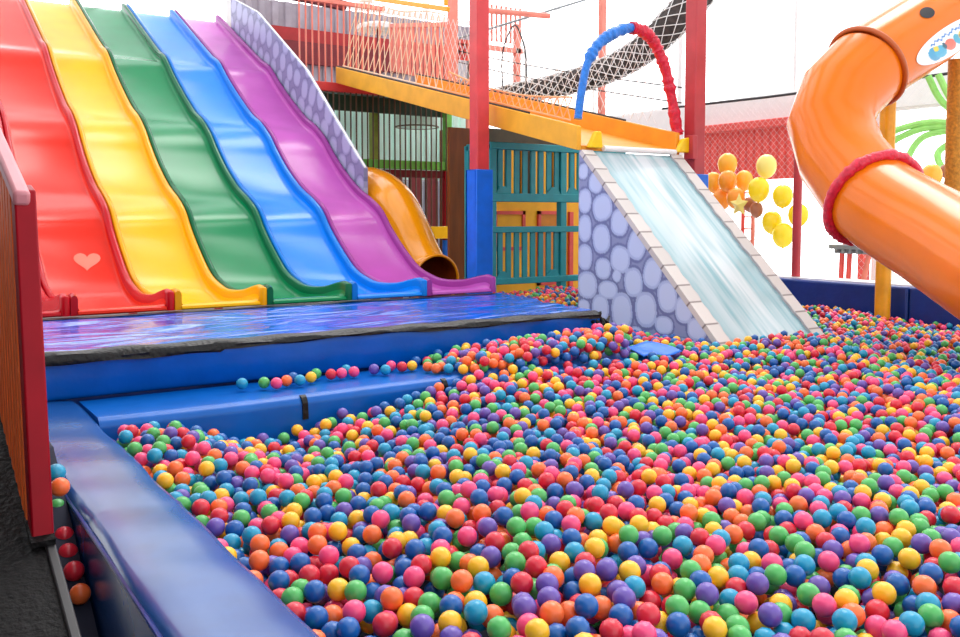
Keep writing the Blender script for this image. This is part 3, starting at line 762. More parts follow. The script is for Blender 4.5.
blobs = [(-0.52, 0.2, 0.16, 0.5, (60, 160, 205)), (-0.36, 0.28, 0.16, 0.45, (70, 176, 214)), (-0.42, -0.05, 0.07, 0.2, (230, 206, 60)), (-0.06, 0.25, 0.14, 0.42, (240, 110, 90)), (0.16, 0.2, 0.09, 0.4, (70, 170, 200)), (0.36, 0.2, 0.14, 0.42, (246, 200, 40)), (0.58, 0.1, 0.14, 0.4, (60, 150, 210)), (-0.2, 0.1, 0.05, 0.25, (40, 90, 110)), (0.27, 0.3, 0.04, 0.3, (40, 70, 120))]
for (p, q) in uv:
    c = (246, 248, 250)
    for bx, by, ra, rb, cc in blobs:
        if ((p - bx) / ra) ** 2 + ((q - by) / rb) ** 2 < 1: c = cc
    # thin blue handwriting along the upper side of the oval
    if -0.5 < p < 0.45 and abs(q - (-0.48 + 0.13 * math.sin(p * 42) * math.cos(p * 17))) < 0.07: c = (70, 130, 200)
    cols.append((*lin(c), 1))
color_attr(o, cols)

# ------------------------------------------------------------------ small tube slide by the purple lane
t = thing('tube_slide', (5.62, 9.5, 0.7), 'small yellow orange tube slide with a dark open mouth behind the purple lane', 'slide')
sp = spline([(5.58, 9.35, 0.95), (5.58, 9.55, 0.99), (5.59, 9.85, 1.22), (5.60, 10.2, 1.60), (5.60, 10.55, 1.90), (5.6, 11.1, 2.08), (5.6, 11.9, 2.12)], 6)
m = MB(); m.tube(sp, 0.32, 32, caps=False); part(m, 'shell', M_TUBES, t, smooth=True, sharp=70, recalc=True)
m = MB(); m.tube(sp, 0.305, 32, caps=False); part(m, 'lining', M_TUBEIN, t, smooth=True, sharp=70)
part(ring(sp, 0, 0.315, 0.018), 'mouth_rim', M_TUBES, t, smooth=True, sharp=80)
m = MB(); m.box(5.34, 5.84, 9.5, 9.9, 0.0, 0.655); part(m, 'support_block', M_NAVY, t)

# ------------------------------------------------------------------ barred tower behind
CY_ = 12.85
t = thing('barred_tower', (6.6, 12.9, 0), 'two level play tower closed with thin vertical bars, green below and red above', 'play tower')
part(MB().box(5.3, 7.95, CY_, CY_ + 0.1, 3.64, 3.78), 'deck_beam', M_POSTRED, t, bevel=0.01)
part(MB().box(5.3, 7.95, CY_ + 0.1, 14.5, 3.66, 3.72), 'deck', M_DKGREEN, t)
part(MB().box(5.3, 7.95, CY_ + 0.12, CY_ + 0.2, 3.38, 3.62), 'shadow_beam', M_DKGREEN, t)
part(MB().box(5.3, 7.9, CY_, CY_ + 0.1, 2.49, 2.63), 'middle_rail', M_GREENP, t, bevel=0.01)
part(MB().box(5.3, 7.9, CY_ + 0.02, CY_ + 0.1, 2.36, 2.48), 'lower_rail', M_MAROON, t, bevel=0.01)
part(MB().box(7.86, 7.98, CY_ - 0.02, CY_ + 0.1, 2.48, 3.64), 'corner_post', M_GREENP, t, bevel=0.01)
part(MB().box(7.84, 7.98, CY_ - 0.02, CY_ + 0.1, 0.0, 2.48), 'corner_post', M_POSTDK, t, bevel=0.01)
part(MB().box(7.02, 7.16, 13.85, 13.99, 0.0, 3.66), 'inner_post', M_OLIVE, t, bevel=0.01)
part(MB().tube([(7.9, CY_ - 0.03, 0.3), (7.9, CY_ - 0.03, 1.33)], 0.105, 20), 'post_pad', M_PADBLUE, t, smooth=True)
part(MB().box(7.12, 7.86, CY_ - 0.12, CY_ - 0.02, 1.36, 1.56), 'yellow_beam', M_YBLOCK, t, bevel=0.01)
for k in range(27):
    x = 5.36 + k * 0.0965
    part(MB().tube([(x, CY_ - 0.015, 0.9), (x, CY_ - 0.015, 3.64)], 0.013, 6, caps=False), 'bar', M_BARS, t, smooth=True)
for k in range(14):
    x = 5.32 + k * 0.104
    part(MB().tube([(x, CY_ + 0.03, 3.78), (x, CY_ + 0.03, 5.0)], 0.014, 6, caps=False), 'upper_bar', M_BARP, t, smooth=True)
part(MB().box(5.3, 6.75, CY_, CY_ + 0.07, 4.97, 5.03), 'top_rail', M_RED_GLARE, t)
# corrugated sheets behind the bars
m = MB(); corr(m, 5.3, 9.6, 14.7, 2.4, 3.66, 0.16, 0.06, thick=0.015)
tag(m.build('corrugated_sheet', M_CORR, None), 'pale green corrugated sheet behind the upper bars of the tower', 'sheet')
m = MB(); corr(m, 5.3, 9.6, 14.7, 0.0, 2.38, 0.16, 0.06, thick=0.015)
tag(m.build('corrugated_sheet', M_CORRW, None), 'whitish corrugated sheet behind the lower bars of the tower', 'sheet')
for x, lab in ((7.62, 'left'), (8.02, 'middle'), (8.36, 'right')):
    tag(MB().box(x, x + 0.22, 14.3, 14.4, 0.0, 2.5).build('wooden_board', M_MAROON, None), 'upright maroon board behind the lower tower bars, %s of three from the small tube slide' % {'left': 'first', 'middle': 'second', 'right': 'third'}[lab], 'board', 'maroon boards behind the bars')
tag(MB().box(8.62, 9.2, 14.2, 14.3, 0.0, 3.3).build('wooden_board', M_BROWN, None), 'brown board behind the upper green bars next to the corner post', 'board')
p = at(417, 117, y=13.5)
t = thing('drum_shade', (p.x, 13.5, p.z - 0.18), 'pale round drum hanging behind the green tower bars', 'lamp')
part(MB().tube([(p.x, 13.5, p.z - 0.17), (p.x, 13.5, p.z + 0.17)], 0.36, 28), 'shade', M_CORR, t, smooth=True, sharp=50)
part(MB().tube([(p.x + 0.365 * math.cos(a), 13.5 + 0.365 * math.sin(a), p.z - 0.17) for a in np.linspace(0, 2 * math.pi, 29)[:-1]], 0.012, 6, closed=True), 'rim', M_BARS, t, smooth=True)
part(MB().tube([(p.x, 13.5, p.z + 0.17), (p.x, 13.5, 3.655)], 0.01, 6), 'cord', M_CABLE, t)

# brown board wall between tower and teal house
a = at(449.5, 200, y=11.0); b = at(476, 200, y=11.0)
tag(MB().box(a.x, b.x, 11.0, 11.06, 0.0, 3.0).build('plywood_wall_board', M_BROWN, None, bevel=0.005), 'tall brown plywood board left of the blue padded red post', 'board')

# ------------------------------------------------------------------ teal play house
HY = 9.55
t = thing('balcony_house', (7.2, HY, 0.5), 'teal painted two storey play house front with slatted railings under the bridge', 'play house')
X0, X1, X2 = 6.53, 7.68, 8.75
for x in (X0, X1, X2): part(MB().box(x - 0.05, x + 0.05, HY - 0.05, HY + 0.05, 0.4, 2.66), 'post', M_TEAL, t, bevel=0.008)
part(MB().box(X0 - 0.05, X0 + 0.05, 10.02, 10.12, 0.4, 2.66), 'post', M_TEAL, t, bevel=0.008)
def rail(z0, z1, name):
    part(MB().box(X0 - 0.05, X2, HY - 0.06, HY + 0.04, z0, z1), name, M_TEAL, t, bevel=0.008)
    part(MB().box(X0 - 0.05, X0 + 0.05, HY + 0.04, 10.07, z0, z1), name, M_TEAL, t, bevel=0.008)
rail(2.59, 2.68, 'top_rail'); rail(1.92, 2.03, 'balcony_rail'); rail(1.52, 1.60, 'hand_rail'); rail(0.85, 0.93, 'bottom_rail')
for zz0, zz1 in ((2.03, 2.59), (0.93, 1.52)):
    for k in range(16):
        x = X0 + 0.13 + k * 0.132
        if min(abs(x - X1), abs(x - X2)) < 0.06 or x > X2: continue
        if zz0 < 1 and x > X1: continue
        part(MB().box(x - 0.036, x + 0.036, HY - 0.02, HY + 0.01, zz0, zz1), 'slat', M_TEAL, t)
    for k in range(3):
        y = HY + 0.14 + k * 0.12
        part(MB().box(X0 - 0.012, X0 + 0.012, y - 0.03, y + 0.03, zz0, zz1), 'slat', M_TEAL, t)
for zz in (2.03, 0.93):
    for x in (X0 + 0.05, X1 - 0.05, X1 + 0.05):
        sg = 1 if x != X1 - 0.05 else -1
        if zz < 1 and x > X1: continue
        for xx in (x,):
            part(MB().prism([(xx, zz), (xx + sg * 0.24, zz), (xx + sg * 0.14, zz + 0.09), (xx + sg * 0.06, zz + 0.09)], 'y', HY - 0.04, HY - 0.021), 'bracket', M_TEAL, t)
part(MB().box(X0, X2, HY + 0.04, 10.07, 1.93, 1.98), 'floor_board', M_TEAL, t)
# yellow facade behind the railings
t = thing('yellow_house_front', (7.6, 10.8, 0), 'orange yellow house front with red window frames behind the teal railings', 'facade')
FY = 10.8
part(MB().box(7.3, 9.6, FY, FY + 0.08, 0.0, 1.98), 'lower_wall', M_FACADE, t)
part(MB().box(7.3, 9.6, FY + 0.02, FY + 0.08, 1.98, 3.0), 'upper_wall', mat('facade_dark_panel', (70, 60, 40), 0.6, noise=0.2), t)
for k in range(9):
    x = 7.32 + k * 0.2
    part(MB().box(x, x + 0.07, FY - 0.03, FY + 0.02, 1.98, 2.7), 'yellow_batten', M_FACADE, t)
def frame(u0, v0, u1, v1, name):
    a = at(u0, v0, y=FY); b = at(u1, v1, y=FY); wd = 0.05; m = MB()
    m.box(a.x, b.x, FY - 0.04, FY, a.z - wd, a.z); m.box(a.x, b.x, FY - 0.04, FY, b.z, b.z + wd)
    m.box(a.x, a.x + wd, FY - 0.04, FY, b.z, a.z); m.box(b.x - wd, b.x, FY - 0.04, FY, b.z, a.z)
    f = part(m, name, M_SHUT, t)
    part(MB().box(a.x + wd, b.x - wd, FY - 0.012, FY - 0.002, b.z + wd, a.z - wd), 'leaf', M_FACADE if name == 'window_frame' else mat('leaf_ochre', (214, 130, 20), 0.5, noise=0.1), f)
frame(493, 211, 524, 250, 'window_frame'); frame(537, 211, 562, 284, 'door_frame')
a = at(568, 212, y=FY); part(MB().box(a.x, a.x + 0.07, FY - 0.05, FY, 0.5, a.z), 'red_strip', M_SHUT, t)

# ------------------------------------------------------------------ bridge from the tower to the ramp
def ztop(y): return 2.645 + (y - 7.05) * 0.2375
def zbot(y): return ztop(y) - 0.245
t = thing('sloping_bridge', (6.6, 9.8, 2.4), 'orange yellow sloping bridge walkway leading down to the top of the pebble ramp', 'bridge')
def fascia(x0, x1, mt, name, ya=7.06, yb=12.8):
    part(MB().prism([(ya, zbot(ya)), (yb, zbot(yb)), (yb, ztop(yb)), (ya, ztop(ya))], 'x', x0, x1), name, mt, t, bevel=0.008)
fascia(5.87, 5.93, M_BEAM, 'near_side_board'); fascia(7.27, 7.33, M_BEAM_IN, 'far_side_board')
part(MB().prism([(7.06, zbot(7.06)), (12.8, zbot(12.8)), (12.8, zbot(12.8) + 0.05), (7.06, zbot(7.06) + 0.05)], 'x', 5.93, 7.27), 'walking_deck', M_BEAM_IN, t)
for x in (5.9, 7.3):
    part(MB().tube([(x, y, ztop(y) + 0.008) for y in (7.9, 9, 10, 11, 12.8)], 0.014, 6), 'edge_rope', M_CABLE, t, smooth=True)
for x0, x1 in ((5.98, 6.16), (7.24, 7.42)):
    m = MB().prism([(x0, 2.43), (x1, 2.43), (x1 - (0.02 if x0 < 7 else 0), 2.6), ((x0 + 0.09) if x0 < 7 else x0 + 0.1, 2.6)] if x0 < 7 else [(x0, 2.43), (x1, 2.43), (x1, 2.6), (x0 + 0.08, 2.58)], 'y', 6.99, 7.055)
    part(m, 'corner_block', M_YBLOCK, t, bevel=0.012)
part(MB().box(7.4, 7.47, 6.93, 7.05, 2.36, 2.62), 'red_bracket', M_COLUMN, t, bevel=0.006)

# arch over the top of the ramp
ARC = [at(578, 119, y=7.16), at(581, 95, y=7.16), at(588, 62, y=7.16), at(603, 40, y=7.16), at(630, 28, y=7.16), at(650, 37, y=7.16), at(664, 65, y=7.16), at(672, 100, y=7.16), at(677.5, 135, y=7.16)]
ap = spline([tuple(p) for p in ARC], 16)
t = thing('padded_arch', (6.7, 7.16, 2.6), 'ruched fabric arch, blue on one half and red on the other, at the ramp top', 'arch')
half = int(len(ap) * 0.51)
m = MB(); m.tube(ap[:half + 1], [0.058 * (0.72 if i < 34 else 1) * (1 + (0.18 if i > 34 else 0.03) * rnd.uniform(-1, 1)) for i in range(half + 1)], 14)
part(m, 'blue_sleeve', M_BLUPAD, t, smooth=True, sharp=80)
m = MB(); m.tube(ap[half:], [0.062 * (1 + 0.2 * rnd.uniform(-1, 1)) * (1.1 if i > len(ap) - half - 10 else 1) for i in range(len(ap) - half)], 14)
part(m, 'red_sleeve', M_REDPAD, t, smooth=True, sharp=80)

# nets on the bridge
def net(bot, top, nd, slant, r, mt, hang=0.0, rows=0, border=True):
    """ropes of a diamond net between two edge lines, bot(s) and top(s), s in 0..1"""
    m = MB()
    for i in range(-slant, nd + slant + 1):
        for dr in (1, -1):
            pts = []
            for q in range(9):
                f = q / 8; s_ = (i + dr * slant * f) / nd
                if 0 <= s_ <= 1:
                    a, b = Vector(bot(s_)), Vector(top(s_)); p = a.lerp(b, f); pts.append(p)
            if len(pts) > 1: m.tube(pts, r, 4, caps=False)
    if border:
        for e in (bot, top): m.tube([e(k / 16) for k in range(17)], r * 1.6, 5)
    return m
zz = lambda s: (5.9, 12.6 - 2.9 * s, ztop(12.6 - 2.9 * s) + 0.035)
tt_ = lambda s: (5.9 + 0.0 * s, 12.15 - 2.5 * s, 4.87 - 0.67 * s + 0.03 * math.sin(9 * s))
tag(net(zz, tt_, 17, 2, 0.006, M_ROPE).build('safety_net', M_ROPE, None, smooth=True), 'cream diamond rope net on the high end of the bridge, near side', 'net', None)
zz2 = lambda s: (5.9, 9.65 - 2.45 * s, ztop(9.65 - 2.45 * s) + 0.035)
tt2 = lambda s: (5.9 + 0.02, 9.6 - 2.4 * s, ztop(9.6 - 2.4 * s) + 0.27 - 0.1 * math.sin(math.pi * s))
tag(net(zz2, tt2, 20, 1, 0.0065, M_ROPEO).build('safety_net', M_ROPEO, None, smooth=True), 'low slack rope net on the near bridge board below the arch', 'net', None)
zz3 = lambda s: (7.3, 12.0 - 4.6 * s, ztop(12.0 - 4.6 * s) + 0.035)
tt3 = lambda s: (7.32, 12.0 - 4.5 * s, ztop(12.0 - 4.6 * s) + 0.95)
tag(net(zz3, tt3, 34, 4, 0.0035, M_ROPEG, border=False).build('safety_net', M_ROPEW, None, smooth=True), 'thin pale net along the far side of the bridge behind the arch', 'net', None)
for dz, lab in ((0.50, 'upper of two thin black cables along the far side of the bridge'), (0.33, 'lower of two thin black cables along the far side of the bridge')):
    a = Vector((7.49, 12.4, ztop(12.4) + dz)); b = Vector((7.49, 7.2, ztop(7.15) + dz))
    tag(MB().tube([a.lerp(b, k / 10) - Vector((0, 0, 0.05 * math.sin(math.pi * k / 10))) for k in range(11)], 0.008, 6).build('cable', M_CABLE, None, smooth=True), lab, 'cable', 'cables along the bridge')
t = None
h = [at(503, 93, x=7.4), at(502, 60, x=7.4), at(506, 40, x=7.4), at(515, 25, x=7.4), at(523, 42, x=7.4), at(526, 62, x=7.4), at(526, 92, x=7.4)]
tag(MB().tube(spline([tuple(p) for p in h], 6), 0.011, 6).build('wire_hoop', M_CABLE, None, smooth=True), 'thin black wire hoop standing over the bridge right of the red post', 'hoop')
# frame of the tall net
a = at(444, 80, x=7.2); 
tag(MB().box(7.335, 7.45, 11.80, 11.92, 3.45, 5.6).build('net_post', M_RED_GLARE, None), 'glare-pale red post at the lower end of the tall bridge net', 'post')
a = Vector((5.92, 12.2, 4.96)); b = Vector((5.92, 9.6, 4.28))
tag(MB().bar(a, b, 0.05, 0.06).build('net_rail', M_BEAM, None, bevel=0.01), 'orange top rail carrying the tall net above the bridge', 'rail')
for u_, lab in ((362, 'yellow rod above the tall bridge net, nearest the slides'), (391, 'yellow rod above the tall bridge net, middle one'), (446, 'yellow rod above the tall bridge net, nearest the red post')):
    p = at(u_, 14, x=5.92); q = at(u_, -25, x=5.92); p.z = 4.96 - 0.68 * (12.2 - p.y) / 2.6 + 0.046
    tag(MB().tube([(p.x, p.y, p.z), (p.x, p.y, q.z)], 0.028 if u_ > 380 else 0.014, 8).build('rod', M_BEAM, None, smooth=True), lab, 'rod', 'yellow rods over the bridge net')

# ------------------------------------------------------------------ far things above the bridge
a = at(378, 27, y=15.2)
t = thing('round_canopy', (a.x, 15.2, 0.0), 'flat white round canopy on a pole behind the tall bridge net', 'canopy')
m = MB(); N_ = 36
prof_ = [(0.0, 0.07), (0.25, 0.06), (0.36, 0.03), (0.40, 0.0), (0.40, -0.07), (0.38, -0.07), (0.35, -0.01), (0.0, 0.0)]
m.grid(lambda i, j: ((lambda r, z, an: (a.x + r * math.cos(an), 15.2 + r * math.sin(an), a.z + z + (0.015 * math.sin(an * 12) if z < -0.05 else 0)))(prof_[int(round(i * 7))][0] * 1.0, prof_[int(round(i * 7))][1], 2 * math.pi * j)), 7, N_, wrap_v=True)
part(m, 'cover', M_WHITE, t, smooth=True, sharp=50)
part(MB().tube([(a.x, 15.2, 0.0), (a.x, 15.2, a.z)], 0.025, 10), 'pole', M_MAROON, t, smooth=True)
t = thing('red_railing', (7.4, 12.6, 3.7), 'glare-pale red slatted railing on the far side of the bridge top', 'railing')
p0 = at(391, 42, x=7.45); p1 = at(446, 42, x=7.45); za = lambda y: ztop(y) + 0.02
part(MB().bar((7.45, p0.y, ztop(p0.y) + 0.72), (7.45, p1.y, ztop(p1.y) + 0.86), 0.05, 0.07), 'top_rail', M_RED_GLARE, t)
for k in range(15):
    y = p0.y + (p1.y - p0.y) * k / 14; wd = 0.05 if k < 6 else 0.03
    part(MB().box(7.43, 7.47, y - wd / 2, y + wd / 2, ztop(y) - 0.05, ztop(y) + 0.72 + 0.14 * k / 14), 'slat', M_RED_GLARE, t)
a = at(450, 38, y=13.2); b = at(467, 60, y=13.2)
t = thing('slotted_panel', (a.x, 13.2, 0.0), 'small red slotted panel seen just left of the padded red post top', 'panel')
m = MB()
for k in range(5): x = a.x + (b.x - a.x) * k / 4; m.box(x - 0.018, x + 0.018, 13.18, 13.22, b.z, a.z - 0.09)
for z in (b.z, b.z + 0.11, a.z - 0.2, a.z - 0.09): m.box(a.x - 0.02, b.x + 0.02, 13.18, 13.22, z - 0.02, z + 0.02)
m.box(a.x - 0.02, b.x + 0.02, 13.18, 13.22, a.z - 0.09, a.z)
part(m, 'grille', M_SHUT, t)
part(MB().box(a.x - 0.02, b.x + 0.02, 13.17, 13.23, b.z - 0.35, b.z - 0.02), 'pale_board', M_CORRW, t)
part(MB().box(b.x - 0.01, b.x + 0.05, 13.17, 13.23, 0.0, a.z), 'upright', M_RED_GLARE, t)
t = thing('red_frame', (11.0, 14.6, 0), 'far red steel frame paled by glare seen above the bridge right of the red post', 'frame')  # red frame, its glare wash put into the paint colour
for u_ in (482, 517):
    p = at(u_, 40, y=14.6); part(MB().box(p.x - 0.06, p.x + 0.06, 14.55, 14.65, 0.0, p.z + 0.3), 'upright', M_RED_GLARE, t)
p = at(482, 46, y=14.6); q = at(522, 44, y=14.6); part(MB().box(p.x, q.x, 14.55, 14.65, p.z - 0.06, p.z + 0.03), 'crossbar', M_RED_GLARE, t)
p = at(482, 32, y=14.6); q = at(520, 33, y=14.6)
for k in range(9): x = p.x + (q.x - p.x) * k / 8; part(MB().box(x - 0.015, x + 0.015, 14.58, 14.62, p.z - 0.15, p.z + 0.55), 'slat', M_BARP, t)
a = at(482, 10, y=12.5); b = at(549, 16, y=12.5)
tag(MB().tube([a, b], 0.05, 10).build('ceiling_pipe', M_RED_GLARE, None, smooth=True), 'glare-pale pipe high up right of the red post top', 'pipe')
a = at(440, 44, y=13.0); b = at(604, -6, y=13.0)
tag(MB().tube([a, b], 0.02, 8).build('ceiling_pipe', M_STEEL, None, smooth=True), 'thin grey sloping rod high above the bridge', 'pipe')
a = at(280, -8, y=13.4); b = at(345, 6, y=13.4)
tag(MB().bar(a, b, 0.12, 0.14).build('roof_beam', M_MAROON, None), 'short dark maroon beam at the top above the barred tower', 'beam')

# dark net tunnel
dk = [at(468, 108, y=11.6), at(505, 96, y=11.2), at(555, 86, y=10.8), at(600, 73, y=10.3), at(640, 52, y=9.9), at(675, 20, y=9.5), at(715, -25, y=9.2)]
dp = spline([tuple(p) for p in dk], 8)
t = thing('net_tunnel', tuple(dk[3]), 'dark tubular climbing tunnel wrapped in white net, rising behind the arch', 'tunnel')
m = MB(); m.tube(dp, [0.12 + 0.12 * i / (len(dp) - 1) for i in range(len(dp))], 18); part(m, 'tunnel_tube', M_DKTUBE, t, smooth=True)
m = MB(); n_ = len(dp)
for s0 in range(8):
    for dr in (1, -1):
        pts = []
        for i in range(0, n_):
            c = Vector(dp[i]); d = (Vector(dp[min(i + 1, n_ - 1)]) - Vector(dp[max(i - 1, 0)])).normalized(); a = d.cross(Vector((0, 0, 1))).normalized(); b = a.cross(d); an = 2 * math.pi * s0 / 8 + dr * i * 0.33
            pts.append(c + (a * math.cos(an) + b * math.sin(an)) * (0.135 + 0.12 * i / (n_ - 1)))
        m.tube(pts, 0.008, 4, caps=False)
part(m, 'net_cover', M_ROPEW, t, smooth=True)

# ------------------------------------------------------------------ right side beyond the pads
NX = 12.3
tag(net(lambda s: (NX, 12.2 - 8.2 * s, 0.05), lambda s: (NX, 12.2 - 8.2 * s, 3.66), 72, 32, 0.0015, M_ROPEG).build('safety_net', M_ROPEG, None, smooth=True), 'tall fine white net hanging before the far right wall behind the balloons', 'net', None)
tag(MB().tube([(NX, 12.3, 3.74), (NX, 10, 3.70), (NX, 7.5, 3.69), (NX, 5.5, 3.70), (NX, 3.5, 3.72)], 0.022, 8).build('cable', M_CABLE, None, smooth=True), 'black cable along the top of the tall white net on the right', 'cable')

BO = mat('balloon_orange', (255, 186, 60), 0.25); BOD = mat('balloon_deep_orange', (255, 160, 50), 0.25); BY = mat('balloon_yellow', (255, 228, 40), 0.25); BP = mat('balloon_pale_yellow', (255, 238, 130), 0.25); BB = mat('balloon_brown', (170, 110, 84), 0.3)
def balloon(c, r, mt, label, group):
    c = Vector(c); t = thing('balloon', tuple(c), label, 'balloon', group)
    m = MB(); m.ball(c, (r, r, r * 1.13), 20, 14, top=0.12); part(m, 'skin', mt, t, smooth=True)
    part(MB().tube([c + Vector((0, 0, -r * 1.11)), c + Vector((0, 0, -r * 1.19))], [0.012, 0.022], 8), 'knot', mt, t, smooth=True)
    part(MB().tube([c + Vector((0, 0, -r * 1.19)), c + Vector((0.75, -0.01, -r * 1.35)), (c.x + 0.8, c.y - 0.02, 0.0)], 0.004, 5), 'cord', M_ROPEW, t)
BL = []
GB = 'balloons beyond the pit wall'
for u, v, r, x, mt, lab in ((728, 171, .115, 10.60, BO, 'orange balloon on top of the cluster beside the ramp'), (717, 182, .105, 10.55, BO, 'orange balloon at the outer side of the cluster, next to the blue padded column'),
                            (741, 178, .105, 10.75, BO, 'orange balloon on the shutter side of the cluster'), (730, 186, .11, 10.42, BOD, 'deep orange balloon in the middle of the cluster'), (721, 196, .11, 10.50, BOD, 'deep orange balloon lowest in the cluster, touching the ramp edge'), (738, 193, .105, 10.40, BOD, 'deep orange balloon above the yellow star'),
                            (765, 172, .115, 10.6, BP, 'pale yellow balloon alone in front of the red shutter'), (757, 192, .12, 10.5, BY, 'yellow balloon above two brown balloons'), (750, 205, .075, 10.6, BB, 'small brown balloon below the yellow one, nearer the star'), (762, 208, .075, 10.55, BB, 'small brown balloon below the yellow one, farther from the star'),
                            (782, 205, .095, 10.60, BY, 'yellow balloon at the top of the flower of four'), (771, 216, .095, 10.58, BY, 'yellow balloon at the ramp side of the flower of four'), (783, 227, .10, 10.56, BY, 'yellow balloon at the bottom of the flower of four'), (791, 216, .095, 10.62, BY, 'yellow balloon behind the thin red post in the flower of four'),
                            (936, 178, .10, 11.0, BO, 'amber balloon seen above the tube slide beside the ochre post'), (947, 183, .07, 11.1, BB, 'small brown balloon between the amber balloon and ochre post, lower one'), (946, 171, .06, 11.3, BB, 'small brown balloon above the other brown one by the ochre post')):
    BL.append([at(u, v, x=x), r * (1.55 if 'flower' in lab else 1.33), mt, lab])
for it in range(400):      # neighbours only touch
    for i in range(len(BL)):
        for j in range(i):
            d = BL[i][0] - BL[j][0]; d.x += 0.001 * (i - j); need = (BL[i][1] + BL[j][1]) * 1.17
            if d.length < need:
                k = (need - d.length) / 2; d.normalize(); BL[i][0] = BL[i][0] + d * k; BL[j][0] = BL[j][0] - d * k
for c, r, mt, lab in BL: balloon(c, r, mt, lab, GB)
c = at(739, 205, x=10.0); pts = []
for k in range(10): a = math.pi / 2 + k * math.pi / 5; r = 0.17 if k % 2 == 0 else 0.085; pts.append((c.y + r * math.cos(a), c.z + r * math.sin(a)))
vs = [(10.0, y, z) for y, z in pts] + [(9.95, c.y, c.z), (10.05, c.y, c.z)]
tag(MB().add(vs, [(i, (i + 1) % 10, 10) for i in range(10)] + [((i + 1) % 10, i, 11) for i in range(10)]).build('star_balloon', BP, None, smooth=True, sharp=50), 'pale yellow star shaped foil balloon under the orange cluster', 'balloon')
st_ = bpy.data.objects['star_balloon']; part(MB().tube([(10.0, c.y, c.z - 0.09), (10.0, c.y, 0.0)], 0.004, 5), 'cord', M_ROPEW, st_)
# red mast and ladder frame
p = at(743, 215, x=11.5)
t = thing('ladder_frame', (11.5, p.y, 0), 'salmon ladder frame standing below the balloons by the ramp edge', 'ladder')
for dy in (0.0, -0.2): part(MB().tube([(11.5, p.y + dy, 0.0), (11.5, p.y + dy, 2.25)], 0.03, 8), 'upright', M_SHUT if dy == 0 else M_BARP, t, smooth=True)
for k in range(11): z = 0.2 + k * 0.19; part(MB().tube([(11.5, p.y, z), (11.5, p.y - 0.2, z)], 0.012, 6), 'rung', M_BARP, t, smooth=True)
# folding bench with red legs
p = at(855, 250, x=11.2)
t = thing('folding_bench', (11.2, p.y, 0), 'grey folding bench on crossed red legs beyond the navy pads under the tube slide', 'bench')
part(MB().box(11.0, 11.5, p.y - 0.30, p.y + 0.28, 1.28, 1.34), 'bench_top', M_STEEL, t, bevel=0.01)
m = MB()
for k in range(5): m.box(11.02, 11.48, p.y - 0.28 + k * 0.11, p.y - 0.24 + k * 0.11, 1.22, 1.28)
part(m, 'under_frame', M_STEEL, t)
for y0, y1 in ((0.2, 0.22), (0.08, 0.12), (-0.22, 0.05)): part(MB().tube([(11.2, p.y + y0, 1.22), (11.2, p.y + y1, 0.0)], 0.035, 8), 'leg', M_SHUT if y0 > 0 else M_BARP, t, smooth=True)
part(MB().tube([(11.25, p.y + 0.17, 1.34), (11.25, p.y + 0.17, 1.72)], 0.045, 8), 'back_post', M_SHUT, t, smooth=True)
part(MB().tube([(11.3, p.y + 0.0, 1.34), (11.3, p.y + 0.1, 1.62)], 0.04, 8), 'back_post', M_SHUT, t, smooth=True)
# lime green tube palm
hub = at(985, 128, x=12.2)
t = thing('tube_palm', (12.2, hub.y, 0), 'lime green palm like climbing frame of bent tubes beyond the white net', 'climbing frame')
part(MB().tube([(12.2, hub.y, 0), (12.2, hub.y, hub.z)], 0.09, 12), 'trunk', M_GREENT, t, smooth=True)
for end, mid in (((884, 134), (930, 122)), ((884, 146), (925, 128)), ((903, 168), (925, 136)), ((928, 76), (945, 105)), ((938, 74), (955, 105)), ((943, 170), (940, 150))):
    a = at(*end, x=11.9); b = at(*mid, x=12.05)
    part(MB().tube(spline([tuple(hub), tuple(b), tuple(a)], 8), 0.045, 8), 'frond', M_GREENT, t, smooth=True)

# ------------------------------------------------------------------ access ramp and railing at the left
def rz(y): return 0.605 + 0.315 * (y - 2.56)
t = thing('access_ramp', (0.1, 3.5, 0), 'black perforated rubber access ramp in the lower left corner', 'ramp')
m = MB(); XE = 0.415
m.prism([(0.95, rz(0.95) - 0.06), (6.4, rz(6.4) - 0.06), (6.4, rz(6.4)), (0.95, rz(0.95))], 'x', -0.9, XE - 0.03)
part(m, 'rubber_surface', M_RUBBER, t)
part(MB().prism([(0.95, rz(0.95) - 0.12), (6.4, rz(6.4) - 0.12), (6.4, rz(6.4) + 0.012), (0.95, rz(0.95) + 0.012)], 'x', XE - 0.03, XE), 'edge_board', mat('ramp_edge_dark', (24, 22, 26), 0.45, noise=0.3), t, bevel=0.006)
t = thing('ramp_railing', (0.42, 3.3, rz(3.3)), 'orange slatted ramp railing with a dark red pillar and pink handrail', 'railing')
p = at(54, 515, x=0.415); q = at(36, 190, x=0.415)
yb, zb, yt, zt_ = p.y, rz(p.y) + 0.014, q.y, q.z
part(MB().prism([(yb, zb), (yb + 0.09, zb + 0.028), (yt + 0.09, zt_ + 0.02), (yt, zt_)], 'x', 0.352, 0.415), 'pillar', M_POSTDK, t, bevel=0.006)
part(MB().prism([(yb - 0.03, rz(yb - 0.03) + 0.0125), (yb + 0.12, rz(yb + 0.12) + 0.0125), (yb + 0.12, rz(yb + 0.12) + 0.02), (yb - 0.03, rz(yb - 0.03) + 0.03)], 'x', 0.345, 0.414), 'foot_plate', M_RUBBER, t)
y0, y1 = yb + 0.10, 6.2; lean = yt - yb
m = MB(); tp = lambda y: 1.80 + 0.35 * (y - yt)
yy = y0; k = 0
